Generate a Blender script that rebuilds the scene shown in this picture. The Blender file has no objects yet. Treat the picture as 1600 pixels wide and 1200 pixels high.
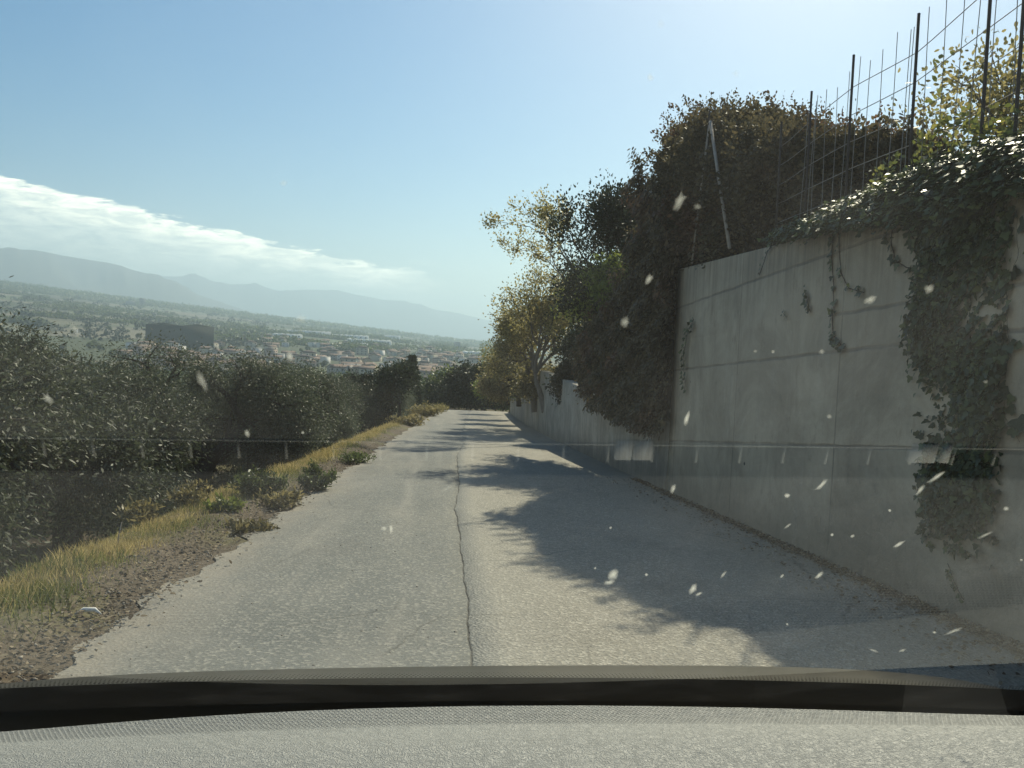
import bpy, math, random
import numpy as np
from mathutils import Matrix, Vector

# ------------------------------------------------------------------ camera, sky, sun, exposure
rad = math.radians
scene = bpy.context.scene
C = scene.collection
EYE = np.array([0.0, 0.0, 1.3])
FPX = 1290.0
YAW, PITCH, ROLL = rad(4.5), rad(-2.93), rad(2.5)
fw = np.array([math.sin(YAW)*math.cos(PITCH), math.cos(YAW)*math.cos(PITCH), math.sin(PITCH)])
wr = np.array([math.cos(YAW), -math.sin(YAW), 0.0])
wu = np.cross(wr, fw)
camR = math.cos(ROLL)*wr + math.sin(ROLL)*wu
camU = -math.sin(ROLL)*wr + math.cos(ROLL)*wu
cd = bpy.data.cameras.new("camera")
cam = bpy.data.objects.new("camera", cd)
C.objects.link(cam)
cam.matrix_world = Matrix(((camR[0], camU[0], -fw[0], EYE[0]), (camR[1], camU[1], -fw[1], EYE[1]),
                           (camR[2], camU[2], -fw[2], EYE[2]), (0, 0, 0, 1)))
cd.sensor_width = 36.0
cd.lens = 36.0*FPX/1600
cd.clip_start = 0.03
cd.clip_end = 60000
scene.camera = cam

SUN = np.array([0.52, 1.10, 1.0]); SUN /= np.linalg.norm(SUN)
sun_el = math.asin(SUN[2]); sun_az = math.atan2(SUN[0], SUN[1])
ld = bpy.data.lights.new("sun", 'SUN'); ld.energy = 5.0; ld.angle = rad(0.6); ld.color = (1.0, 0.91, 0.74)
lo = bpy.data.objects.new("sun", ld); C.objects.link(lo)
lo.rotation_euler = Vector(SUN).to_track_quat('Z', 'Y').to_euler()

scene.view_settings.view_transform = 'Standard'
scene.view_settings.look = 'None'
scene.view_settings.exposure = 0.56
scene.view_settings.gamma = 1.0
scene.cycles.max_bounces = 8
scene.cycles.diffuse_bounces = 3
scene.cycles.transparent_max_bounces = 24
scene.cycles.volume_bounces = 0
scene.cycles.sample_clamp_indirect = 8.0


class NT:
    """tiny node helper"""
    def __init__(self, tree):
        self.t = tree; self.n = tree.nodes; self.l = tree.links
    def new(self, typ, **kw):
        nd = self.n.new(typ)
        for k, v in kw.items():
            setattr(nd, k, v)
        return nd
    def put(self, sock, v):
        if isinstance(v, bpy.types.NodeSocket):
            self.l.new(v, sock)
        elif v is not None:
            if sock.type == 'RGBA' and len(v) == 3:
                v = (*v, 1)
            sock.default_value = v
    def m(self, op, a, b=None, c=None, clamp=False):
        nd = self.new('ShaderNodeMath', operation=op, use_clamp=clamp)
        self.put(nd.inputs[0], a)
        if b is not None: self.put(nd.inputs[1], b)
        if c is not None: self.put(nd.inputs[2], c)
        return nd.outputs[0]
    def ss(self, v, lo_, hi_, a=0.0, b=1.0):
        nd = self.new('ShaderNodeMapRange', interpolation_type='SMOOTHSTEP')
        self.put(nd.inputs['Value'], v)
        self.put(nd.inputs['From Min'], lo_); self.put(nd.inputs['From Max'], hi_)
        self.put(nd.inputs['To Min'], a); self.put(nd.inputs['To Max'], b)
        return nd.outputs[0]
    def mix(self, f, a, b):
        nd = self.new('ShaderNodeMix', data_type='RGBA')
        self.put(nd.inputs[0], f); self.put(nd.inputs[6], a); self.put(nd.inputs[7], b)
        return nd.outputs[2]
    def noise(self, vec, scale, detail=4.0, rough=0.55, out=0, dist=0.0):
        nd = self.new('ShaderNodeTexNoise')
        if vec is not None: self.put(nd.inputs['Vector'], vec)
        nd.inputs['Scale'].default_value = scale
        nd.inputs['Detail'].default_value = detail
        nd.inputs['Roughness'].default_value = rough
        nd.inputs['Distortion'].default_value = dist
        return nd.outputs[out]
    def vor(self, vec, scale, feature='F1', out='Distance', rnd=1.0):
        nd = self.new('ShaderNodeTexVoronoi', feature=feature)
        if vec is not None: self.put(nd.inputs['Vector'], vec)
        nd.inputs['Scale'].default_value = scale
        nd.inputs['Randomness'].default_value = rnd
        return nd.outputs[out]
    def scale(self, vec, s):
        nd = self.new('ShaderNodeVectorMath', operation='MULTIPLY')
        self.put(nd.inputs[0], vec); nd.inputs[1].default_value = s
        return nd.outputs[0]
    def sep(self, vec):
        nd = self.new('ShaderNodeSeparateXYZ'); self.put(nd.inputs[0], vec)
        return nd.outputs
    def attr(self, name, out='Fac'):
        nd = self.new('ShaderNodeAttribute', attribute_name=name)
        return nd.outputs[out]
    def bump(self, h, strength=0.5, dist=0.01):
        nd = self.new('ShaderNodeBump'); self.put(nd.inputs['Height'], h)
        nd.inputs['Strength'].default_value = strength; nd.inputs['Distance'].default_value = dist
        return nd.outputs[0]


HAZE = 0.00015

# ---- world
world = bpy.data.worlds.new("World"); scene.world = world; world.use_nodes = True
w = NT(world.node_tree); world.node_tree.nodes.clear()
sky = w.new('ShaderNodeTexSky', sky_type='NISHITA')
sky.sun_disc = False; sky.sun_elevation = sun_el; sky.sun_rotation = sun_az
sky.air_density = 1.0; sky.dust_density = 1.1; sky.ozone_density = 2.5; sky.altitude = 200
gen = w.new('ShaderNodeTexCoord').outputs['Generated']
sx, sy, sz = w.sep(gen)
az = w.m('MULTIPLY', w.m('ARCTAN2', sx, sy), 57.2958)
el = w.m('MULTIPLY', w.m('ARCSINE', sz), 57.2958)
cvec = w.new('ShaderNodeCombineXYZ')
w.put(cvec.inputs[0], w.m('MULTIPLY', az, 0.12)); w.put(cvec.inputs[1], w.m('MULTIPLY', el, 0.55))
n1 = w.noise(cvec.outputs[0], 1.6, 6, 0.6, dist=0.3)
n2 = w.noise(cvec.outputs[0], 5.0, 5, 0.6)
top = w.m('ADD', 4.3, w.m('MULTIPLY', w.m('SUBTRACT', -1.0, az), 0.158))
d = w.m('SUBTRACT', w.m('ADD', top, w.m('MULTIPLY', w.m('SUBTRACT', n1, 0.5), 2.2)), el)   # >0 under the top edge
d = w.m('ADD', d, w.m('MULTIPLY', w.m('SUBTRACT', n2, 0.5), 2.0))
edge = w.ss(d, 0.0, 0.42)
thick = w.m('ADD', 1.3, w.m('MULTIPLY', w.m('SUBTRACT', -1.0, az), 0.09))
body = w.ss(w.m('DIVIDE', d, thick), 0.5, 1.7, 1.0, 0.38)
side = w.ss(az, -6.0, 0.5, 1.0, 0.0)
cm = w.m('MULTIPLY', w.m('MULTIPLY', edge, body), side)
n4 = w.noise(cvec.outputs[0], 3.4, 8, 0.68, dist=0.6)
cm = w.m('MULTIPLY', cm, w.ss(n4, .34, .62, .45, 1.0))
# faint streaks nearer the road's end
n3 = w.noise(cvec.outputs[0], 2.4, 4, 0.5)
st = w.m('MULTIPLY', w.ss(n3, 0.54, 0.72), w.m('MULTIPLY', w.ss(el, 1.5, 3.2), w.ss(el, 4.2, 6.0, 1, 0)))
cm = w.m('MAXIMUM', cm, w.m('MULTIPLY', st, w.ss(az, -12, 2, 0.6, 0.0)))
ccol = w.mix(w.ss(d, 0.3, 2.4), (27, 25.5, 21.5), (14.0, 15.0, 14.3))
hs_ = w.new('ShaderNodeHueSaturation'); hs_.inputs['Saturation'].default_value = 1.6; w.put(hs_.inputs['Color'], sky.outputs[0])
bgc = w.mix(w.m('MULTIPLY', cm, 0.93), hs_.outputs[0], ccol)
bg = w.new('ShaderNodeBackground'); w.put(bg.inputs[0], bgc); bg.inputs[1].default_value = 0.070
wo = w.new('ShaderNodeOutputWorld'); w.l.new(bg.outputs[0], wo.inputs[0])

# ------------------------------------------------------------------ geometry helpers
rng = np.random.default_rng(7)
random.seed(7)


def ray(px, py):
    px = np.asarray(px, float); py = np.asarray(py, float)
    return (fw + ((px-800)/FPX)[..., None]*camR - ((py-600)/FPX)[..., None]*camU)


def atY(px, py, Y):
    r = ray(px, py); return EYE + r*(np.asarray(Y, float)/r[..., 1])[..., None]


def atX(px, py, X):
    r = ray(px, py); return EYE + r*(np.asarray(X, float)/r[..., 0])[..., None]


def pxX(px, Y, py=600):
    return float(atY(px, py, Y)[0])


def sstep(x, a, b):
    t = np.clip((np.asarray(x, float)-a)/(b-a), 0, 1); return t*t*(3-2*t)


def mesh(name, V, F, mat, parent=None, smooth=False, cols=None, loc=None):
    """one mesh object; F = list of index arrays (n,k) or one array"""
    me = bpy.data.meshes.new(name)
    V = np.asarray(V, np.float32).reshape(-1, 3)
    if isinstance(F, np.ndarray) and F.ndim == 2: F = [F]
    F = [np.asarray(f, np.int32) for f in F if len(f)]
    idx = np.concatenate([f.ravel() for f in F]); tot = np.concatenate([np.full(len(f), f.shape[1], np.int32) for f in F])
    st_ = np.concatenate([[0], np.cumsum(tot)[:-1]]).astype(np.int32)
    me.vertices.add(len(V)); me.vertices.foreach_set('co', V.ravel())
    me.loops.add(len(idx)); me.loops.foreach_set('vertex_index', idx)
    me.polygons.add(len(tot)); me.polygons.foreach_set('loop_start', st_)
    me.update(calc_edges=True)
    if smooth: me.polygons.foreach_set('use_smooth', np.ones(len(tot), bool))
    if cols:
        for k, v in cols.items():
            a = me.attributes.new(k, 'FLOAT', 'POINT'); a.data.foreach_set('value', np.asarray(v, np.float32))
    me.validate()
    if mat is not None: me.materials.append(mat)
    o = bpy.data.objects.new(name, me); C.objects.link(o)
    if parent is not None: o.parent = parent
    if loc is not None: o.location = loc
    return o


def tag(o, label=None, cat=None, group=None, kind=None):
    if label: o['label'] = label
    if cat: o['category'] = cat
    if group: o['group'] = group
    if kind: o['kind'] = kind
    return o


def empty(name, loc, label, cat, group=None, rz=0.0):
    o = bpy.data.objects.new(name, None); C.objects.link(o)
    o.location = loc; o.rotation_euler = (0, 0, rz); o.empty_display_size = 0.3
    return tag(o, label, cat, group)


def copy_tree(o, parent=None):
    c = o.copy(); C.objects.link(c)
    if parent is not None: c.parent = parent
    for ch in list(o.children): copy_tree(ch, c)
    return c


class MB:
    """mesh builder for boxes, tubes and loose polygons"""
    def __init__(self): self.v = []; self.f = {}; self.n = 0; self.c = []
    def add(self, V, F, c=0.5):
        V = np.asarray(V, float).reshape(-1, 3)
        for f in F:
            self.f.setdefault(len(f), []).append([i+self.n for i in f])
        self.v.append(V); self.n += len(V); self.c.append(np.full(len(V), c)); return self
    def box(self, a, b, c=0.5):
        x0, y0, z0 = a; x1, y1, z1 = b
        return self.add([(x0,y0,z0),(x1,y0,z0),(x1,y1,z0),(x0,y1,z0),(x0,y0,z1),(x1,y0,z1),(x1,y1,z1),(x0,y1,z1)],
                        [(0,3,2,1),(4,5,6,7),(0,1,5,4),(1,2,6,5),(2,3,7,6),(3,0,4,7)], c)
    def tube(self, P, R, k=6, c=0.5, cap=True):
        P = np.asarray(P, float); n = len(P)
        R = np.full(n, R) if np.isscalar(R) else np.asarray(R, float)
        T = np.gradient(P, axis=0); T /= np.linalg.norm(T, axis=1)[:, None]+1e-9
        ref = np.array([0.31, 0.2, 0.93]) if abs(T[0][2]) < 0.9 else np.array([1.0, 0.1, 0.0])
        A = np.cross(T, ref); A /= np.linalg.norm(A, axis=1)[:, None]+1e-9
        B = np.cross(T, A)
        th = np.arange(k)*2*math.pi/k
        V = P[:, None]+R[:, None, None]*(np.cos(th)[None, :, None]*A[:, None]+np.sin(th)[None, :, None]*B[:, None])
        F = [(i*k+j, i*k+(j+1) % k, (i+1)*k+(j+1) % k, (i+1)*k+j) for i in range(n-1) for j in range(k)]
        if cap: F += [tuple(range(k))[::-1], tuple((n-1)*k+j for j in range(k))]
        return self.add(V.reshape(-1, 3), F, c)
    def build(self, name, mat, parent=None, smooth=False, loc=None):
        return mesh(name, np.concatenate(self.v), [np.array(f) for f in self.f.values()], mat, parent, smooth,
                    {'rnd': np.concatenate(self.c)}, loc)


LEAF = {  # outlines (u across, v along), unit length
    'lance': [(0, 0), (.16, .35), (.12, .75), (0, 1), (-.12, .75), (-.16, .35)],
    'oval': [(0, 0), (.27, .3), (.25, .7), (0, 1), (-.25, .7), (-.27, .3)],
    'ivy': [(0, 0), (.35, -.1), (.55, .25), (.28, .45), (.22, .75), (0, 1.0), (-.22, .75), (-.28, .45), (-.55, .25), (-.35, -.1)],
    'blade': [(.03, 0), (.022, .5), (0, 1), (-.022, .5), (-.03, 0)],
    'quad': [(0, 0), (.3, .5), (0, 1), (-.3, .5)],
}


def unit(a): return a/(np.linalg.norm(a, axis=-1, keepdims=True)+1e-9)


def leaves(P, D, size, shape, normal=None, fold=0.15, bend=0.0, r=None):
    """vectorised leaves: P base points, D directions, returns V, F, rnd"""
    r = r or rng
    n = len(P); D = unit(D)
    if normal is None: normal = r.normal(size=(n, 3))
    A = unit(np.cross(D, normal)); Nn = np.cross(A, D)
    out = np.array(LEAF[shape]); k = len(out)
    s = (size if np.ndim(size) else np.full(n, size))[:, None, None]
    u = out[None, :, 0, None]; v = out[None, :, 1, None]
    V = P[:, None]+s*(u*A[:, None]+v*D[:, None]+(fold*np.abs(u)-bend*v*v)*Nn[:, None])
    F = (np.arange(n)[:, None]*k+np.arange(k)[None]).astype(np.int32)
    return V.reshape(-1, 3), F, np.repeat(r.random(n), k)


def leafobj(name, sets, mat, parent=None):
    Vs, Fs, Cs, off = [], {}, [], 0
    for V, F, c in sets:
        Fs.setdefault(F.shape[1], []).append(F+off); Vs.append(V); Cs.append(c); off += len(V)
    return mesh(name, np.concatenate(Vs), [np.concatenate(f) for f in Fs.values()], mat, parent, False, {'rnd': np.concatenate(Cs)})


# ------------------------------------------------------------------ materials
def mat(name, rough=0.8, spec=0.3):
    m = bpy.data.materials.new(name); m.use_nodes = True
    t = NT(m.node_tree); b = m.node_tree.nodes['Principled BSDF']
    b.inputs['Roughness'].default_value = rough
    b.inputs['Specular IOR Level'].default_value = spec
    return m, t, b


def ramp(t, f, stops):
    nd = t.new('ShaderNodeValToRGB'); e = nd.color_ramp.elements
    while len(e) < len(stops): e.new(0.5)
    for i, (p, c) in enumerate(stops):
        e[i].position = p; e[i].color = (*c, 1)
    t.put(nd.inputs[0], f); return nd.outputs[0]


def leafmat(name, stops, trans=0.35, rough=0.5, spec=0.4, big=None):
    m, t, b = mat(name, rough, spec)
    f = t.attr('rnd')
    col = ramp(t, f, stops)
    oi = t.new('ShaderNodeObjectInfo').outputs['Random']
    col0 = col
    if big:   # larger patches of another hue across the plant
        oc = t.new('ShaderNodeTexCoord').outputs['Object']
        col = t.mix(t.ss(t.noise(oc, big[0], 3), big[1], big[1]+0.15), col, ramp(t, f, big[2]))
    hv = t.new('ShaderNodeHueSaturation'); t.put(hv.inputs['Value'], t.m('MULTIPLY_ADD', oi, .6, .72)); t.put(hv.inputs['Color'], col); col = hv.outputs[0]
    t.put(b.inputs['Base Color'], col)
    tr = t.new('ShaderNodeBsdfTranslucent')
    hs = t.new('ShaderNodeHueSaturation'); hs.inputs['Value'].default_value = 1.5; hs.inputs['Saturation'].default_value = 1.05
    t.put(hs.inputs['Color'], col); t.put(tr.inputs[0], hs.outputs[0])
    mx = t.new('ShaderNodeMixShader'); mx.inputs[0].default_value = trans
    t.l.new(b.outputs[0], mx.inputs[1]); t.l.new(tr.outputs[0], mx.inputs[2])
    t.l.new(mx.outputs[0], t.n['Material Output'].inputs[0])
    return m


M = {}
M['olive'] = leafmat('olive_leaf', [(0, (.032, .042, .024)), (.6, (.062, .078, .044)), (1, (.13, .15, .095))], .22, .58, .3)
M['ivy'] = leafmat('ivy_leaf', [(0, (.03, .042, .018)), (.6, (.05, .07, .028)), (1, (.12, .14, .05))], .25, .48, .35)
M['ivylit'] = leafmat('vine_leaf_yellowish', [(0, (.07, .09, .025)), (.6, (.16, .17, .05)), (1, (.26, .24, .07))], .4, .4, .5)
M['hedge'] = leafmat('creeper_leaf', [(0, (.065, .06, .036)), (.6, (.115, .10, .056)), (1, (.2, .16, .085))], .3, .6, .25,
                     big=(0.7, .5, [(0, (.10, .055, .035)), (.6, (.17, .09, .055)), (1, (.26, .15, .08))]))
M['green'] = leafmat('shrub_leaf', [(0, (.04, .055, .022)), (.6, (.075, .10, .035)), (1, (.14, .16, .06))], .3, .5, .3)
M['bright'] = leafmat('bright_leaf', [(0, (.09, .12, .03)), (1, (.2, .23, .06))], .4, .5, .3)
M['yellow'] = leafmat('autumn_leaf', [(0, (.10, .10, .04)), (.5, (.22, .19, .075)), (1, (.36, .31, .15))], .45, .5, .3)
M['ochre'] = leafmat('ochre_leaf', [(0, (.08, .075, .035)), (.5, (.14, .12, .055)), (1, (.26, .22, .11))], .4, .5, .3)
M['dark'] = leafmat('evergreen_leaf', [(0, (.018, .026, .014)), (.6, (.032, .045, .022)), (1, (.06, .075, .04))], .15, .55, .3)
M['drygrass'] = leafmat('dry_grass_blade', [(0, (.2, .17, .07)), (.5, (.42, .34, .15)), (1, (.6, .5, .27))], .35, .6, .2)
M['grass'] = leafmat('green_grass_blade', [(0, (.05, .07, .02)), (.5, (.11, .14, .04)), (1, (.25, .24, .09))], .35, .6, .2)
M['litter'] = leafmat('fallen_leaf', [(0, (.05, .04, .03)), (.5, (.11, .085, .06)), (1, (.27, .22, .15))], .1, .8, .1)


def simple(name, col, rough=.8, spec=.3, nscale=None, amt=.35, metal=0, bumps=None):
    m, t, b = mat(name, rough, spec)
    b.inputs['Metallic'].default_value = metal
    oc = t.new('ShaderNodeTexCoord').outputs['Object']
    if nscale:
        dk = tuple(c*(1-amt) for c in col); lt = tuple(min(1, c*(1+amt)) for c in col)
        t.put(b.inputs['Base Color'], t.mix(t.noise(oc, nscale, 5, .65), dk, lt))
    else: b.inputs['Base Color'].default_value = (*col, 1)
    if bumps: t.put(b.inputs['Normal'], t.bump(t.noise(oc, bumps[0], 4), bumps[1], bumps[2]))
    return m


M['bark'] = simple('bark', (.045, .038, .032), .9, .1, 6, .5, bumps=(14, .8, .03))
M['greybark'] = simple('grey_bark', (.16, .14, .12), .9, .1, 8, .4, bumps=(20, .6, .02))
M['rust'] = simple('rusty_steel', (.045, .036, .03), .7, .4, 25, .5)
M['wire'] = simple('steel_wire', (.26, .24, .22), .5, .5, 30, .3, metal=.6)
M['greywood'] = simple('weathered_timber', (.34, .31, .28), .9, .1, 12, .35, bumps=(30, .6, .01))
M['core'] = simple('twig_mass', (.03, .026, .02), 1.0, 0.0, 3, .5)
M['stone'] = simple('pebble', (.3, .27, .23), .9, .2, 9, .5)
M['paper'] = simple('white_litter', (.75, .74, .7), .7, .2)


_ln = []
for _p in (((1063, 479), (1309, 393)), ((1305, 492), (1434, 471)), ((1084, 575), (1438, 535)), ((1080, 690), (1560, 705))):
    _a = atX([_p[0][0], _p[1][0]], [_p[0][1], _p[1][1]], 3.34); _k = (_a[1, 2]-_a[0, 2])/(_a[1, 1]-_a[0, 1]); _ln.append((float(_k), float(_a[0, 2]-_k*_a[0, 1])))
JOINTS = _ln
_tl = atX([1063, 1442, 1589], [419, 326, 289], 3.34); KK = [float(v) for v in np.polyfit(_tl[:, 1], _tl[:, 2], 1)]


def concrete(name, joints=True, streak=.45, warm=(.43, .36, .27)):
    m, t, b = mat(name, .92, .15)
    oc = t.new('ShaderNodeTexCoord').outputs['Object']
    x, y, z = t.sep(oc)
    pos = t.new('ShaderNodeCombineXYZ'); t.put(pos.inputs[1], y); t.put(pos.inputs[2], z)
    p = pos.outputs[0]
    dark = tuple(c*.62 for c in warm); lite = tuple(c*1.22 for c in warm)
    col = t.mix(t.ss(t.noise(p, .9, 7, .72, dist=.5), .3, .72), dark, lite)
    # formwork panels in slightly different greys
    JL = JOINTS
    yj = t.m('DIVIDE', t.m('ADD', y, .75), 2.52)
    lines = [t.m('SUBTRACT', z, t.m('MULTIPLY_ADD', y, k_, c_)) for k_, c_ in JL]
    if joints:
        band = t.m('ADD', t.m('GREATER_THAN', lines[0], 0), t.m('ADD', t.m('GREATER_THAN', lines[1], 0), t.m('GREATER_THAN', lines[2], 0)))
        bl = t.new('ShaderNodeCombineXYZ'); t.put(bl.inputs[0], t.m('FLOOR', yj)); t.put(bl.inputs[1], band)
        wn = t.new('ShaderNodeTexWhiteNoise', noise_dimensions='2D'); t.put(wn.inputs['Vector'], bl.outputs[0])
        col = t.mix(t.m('MULTIPLY', wn.outputs[0], .28), col, tuple(c*1.35 for c in warm))
    # vertical rain streaks
    sv = t.scale(p, (1, 4.5, .35))
    stn = t.ss(t.noise(sv, 1.4, 5, .7), .48, .75)
    col = t.mix(t.m('MULTIPLY', stn, .42*streak), col, (.11, .10, .09))
    wash = t.ss(t.noise(t.scale(p, (1, 3.0, .5)), 1.1, 3, .6), .55, .75)
    col = t.mix(t.m('MULTIPLY', wash, .3*streak), col, (.5, .49, .46))
    if joints:
        td_ = t.m('SUBTRACT', t.m('MULTIPLY_ADD', y, KK[0], KK[1]), z)
        drip = t.m('MULTIPLY', t.ss(t.noise(t.scale(p, (1, 7, .25)), 1.2, 4, .7), .42, .62), t.ss(td_, .9, .0))
        col = t.mix(t.m('MULTIPLY', drip, .5), col, (.13, .115, .095))
        tie = t.vor(t.scale(p, (1, .9, 1.25)), 1.0, rnd=.15); col = t.mix(t.ss(tie, .030, .018), col, (.07, .065, .06))
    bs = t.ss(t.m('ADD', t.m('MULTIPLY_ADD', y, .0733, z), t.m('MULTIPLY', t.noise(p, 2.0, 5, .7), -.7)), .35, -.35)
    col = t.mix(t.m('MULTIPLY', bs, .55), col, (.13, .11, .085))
    # blotches and pits
    blt = t.ss(t.noise(p, 2.7, 5, .75), .56, .72)
    col = t.mix(t.m('MULTIPLY', blt, .5), col, (.17, .15, .12))
    rs = t.m('MULTIPLY', t.ss(t.noise(t.scale(p, (1, 1.6, .5)), 1.9, 6, .75), .57, .68), .35); col = t.mix(rs, col, (.20, .15, .10))
    pit = t.ss(t.vor(p, 13.0), .0, .13, 1, 0)
    col = t.mix(t.m('MULTIPLY', pit, .35), col, (.08, .08, .075))
    grain = t.noise(p, 60, 3, .6)
    col = t.mix(t.m('MULTIPLY', grain, .25), col, tuple(c*.6 for c in warm))
    h = t.m('ADD', t.m('MULTIPLY', grain, .25), t.noise(p, 7, 4))
    if joints:
        wob = t.m('MULTIPLY', t.m('SUBTRACT', t.noise(p, 3.2, 4), .5), .035)
        fy = t.m('ABSOLUTE', t.m('SUBTRACT', t.m('FRACT', t.m('ADD', yj, t.m('MULTIPLY', wob, .12))), .5))
        jy = t.ss(fy, .4935, .4985)
        jz = 0.0
        for i_, l_ in enumerate(lines):
            e_ = t.ss(t.m('ABSOLUTE', t.m('ADD', l_, wob)), .006, .022, 1, 0)
            if i_ == 1: e_ = t.m('MULTIPLY', e_, t.ss(y, 7.1, 6.9))
            jz = t.m('MAXIMUM', jz, e_)
        jw = t.ss(t.noise(p, 1.7, 3), .3, .6, .35, 1)
        jj = t.m('MULTIPLY', t.m('MAXIMUM', t.m('MULTIPLY', jy, .75), t.m('MULTIPLY', jz, .8)), jw)
        col = t.mix(t.m('MULTIPLY', jj, .62), col, (.09, .08, .07))
        h = t.m('SUBTRACT', h, jj)
    t.put(b.inputs['Base Color'], col)
    t.put(b.inputs['Normal'], t.bump(h, .5, .02))
    return m


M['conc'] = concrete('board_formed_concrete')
M['conc2'] = concrete('streaked_concrete', False, 1.6, (.36, .325, .27))

# asphalt: attribute side = 0 old left lane, 1 coarse right lane
m, t, b = mat('worn_asphalt', .88, .25); M['asphalt'] = m
oc = t.new('ShaderNodeTexCoord').outputs['Object']; ox, oy, oz = t.sep(oc)
sd = t.attr('side')
ag = t.vor(oc, 55.0, out='Color'); agv = t.sep(ag)[0]
agd = t.vor(oc, 55.0)
ag2 = t.sep(t.vor(oc, 120.0, out='Color'))[1]
big = t.noise(oc, .55, 5, .6); mid = t.noise(t.scale(oc, (1, .25, 1)), 1.6, 5, .6)
left = t.mix(big, (.105, .115, .115), (.155, .160, .150))
left = t.mix(t.ss(mid, .45, .72), left, (.180, .180, .164))
right = t.mix(big, (.235, .222, .188), (.30, .28, .235))
col = t.mix(sd, left, right)
col = t.mix(t.m('MULTIPLY', t.ss(agv, .62, .95), t.m('ADD', .30, t.m('MULTIPLY', sd, .3))), col, (.5, .475, .41))
col = t.mix(t.m('MULTIPLY', t.ss(ag2, .0, .42, 1, 0), t.m('ADD', .38, t.m('MULTIPLY', sd, .2))), col, (.065, .065, .062))
tr_ = t.ss(t.noise(t.scale(oc, (2.2, .12, 1)), 1.2, 3, .5), .5, .7)       # wheel tracks and smears along the road
col = t.mix(t.m('MULTIPLY', tr_, .34), col, (.30, .285, .25))
patch = t.ss(t.noise(t.scale(oc, (1, .6, 1)), .9, 7, .75), .52, .66)
col = t.mix(t.m('MULTIPLY', patch, .35), col, (.10, .10, .097))
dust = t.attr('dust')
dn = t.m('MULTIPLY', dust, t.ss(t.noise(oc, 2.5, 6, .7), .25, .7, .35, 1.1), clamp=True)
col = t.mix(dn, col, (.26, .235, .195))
ck = t.m('MULTIPLY', t.attr('crack'), t.ss(t.noise(oc, 3.0, 4, .7), .3, .55, .45, .9)); col = t.mix(ck, col, (.06, .057, .05))
lip = t.m('MULTIPLY', t.attr('lip'), .5); col = t.mix(lip, col, (.36, .345, .30))
fine = t.ss(t.vor(t.mix(.12, oc, t.noise(oc, 3, 3, out=1)), 1.1, 'DISTANCE_TO_EDGE'), .0, .012, 1, 0)
col = t.mix(t.m('MULTIPLY', t.m('MULTIPLY', fine, t.ss(t.noise(oc, .4, 2), .46, .58)), .6), col, (.07, .07, .065))
t.put(b.inputs['Base Color'], col)
hh = t.m('ADD', t.m('MULTIPLY', agd, t.m('ADD', .5, sd)), t.m('MULTIPLY', big, 1.5))
t.put(b.inputs['Normal'], t.bump(hh, .55, .012))

# ground: near soil / grove / hillside / patchwork of fields
m, t, b = mat('ground_soil_and_fields', .95, .1); M['ground'] = m
oc = t.new('ShaderNodeTexCoord').outputs['Object']
dist = t.new('ShaderNodeVectorMath', operation='LENGTH'); t.put(dist.inputs[0], oc); R_ = dist.outputs['Value']
soil = t.mix(t.noise(oc, 1.8, 6, .7), (.06, .05, .038), (.16, .13, .10))
soil = t.mix(t.m('MULTIPLY', t.ss(t.noise(oc, .5, 4), .5, .62), .6), soil, (.13, .125, .06))
soil = t.mix(t.m('MULTIPLY', t.ss(t.vor(oc, 16.0, out='Distance'), .0, .22, 1, 0), .5), soil, (.36, .32, .26))
scrub = t.mix(t.noise(oc, .06, 5, .7), (.045, .05, .028), (.13, .115, .065))
fv = t.scale(oc, (1.0, .45, 0))
fc = t.sep(t.vor(fv, .0042, out='Color'))
field = ramp(t, fc[0], [(0, (.06, .07, .04)), (.3, (.10, .12, .06)), (.5, (.13, .12, .08)), (.75, (.16, .145, .105)), (1, (.12, .14, .07))])
edge_ = t.ss(t.vor(fv, .0042, 'DISTANCE_TO_EDGE'), .0, .035, 1, 0)
field = t.mix(t.m('MULTIPLY', edge_, .8), field, (.045, .055, .035))
field = t.mix(t.ss(t.noise(t.scale(oc, (1, .5, 0)), .004, 6, .7), .48, .6), field, (.06, .065, .045))
mnt = t.mix(t.noise(oc, .0016, 7, .65), (.035, .045, .035), (.11, .11, .09))
col = t.mix(t.ss(R_, 55, 130), soil, scrub)
col = t.mix(t.ss(R_, 350, 700), col, field)
col = t.mix(t.ss(R_, 5200, 6800), col, mnt)
t.put(b.inputs['Base Color'], col)
t.put(b.inputs['Normal'], t.bump(t.noise(oc, 9, 6, .7), .6, .05))

M['bank'] = simple('earth_bank', (.10, .085, .06), .95, .1, 2, .45, bumps=(6, .6, .05))

# ------------------------------------------------------------------ terrain
SL = 0.0733


def zroad(Y):
    Y = np.asarray(Y, float); yp = np.clip(Y, 0, 62)
    z = -SL*np.clip(Y, -200, 62)+0.45*(yp/60)**2
    e = np.clip(Y-62, 0, None)
    return z-0.05*e-np.where(e < 10, .006*e*e, .6+.10*(e-10))


def shift(Y):
    return 1.45*(np.clip(np.asarray(Y, float), 0, 90)/62)**2


PXR = [-400, 0, 400, 740, 800, 2200]


def pxaz(p): return math.atan((p-800)/FPX)+YAW


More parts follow.
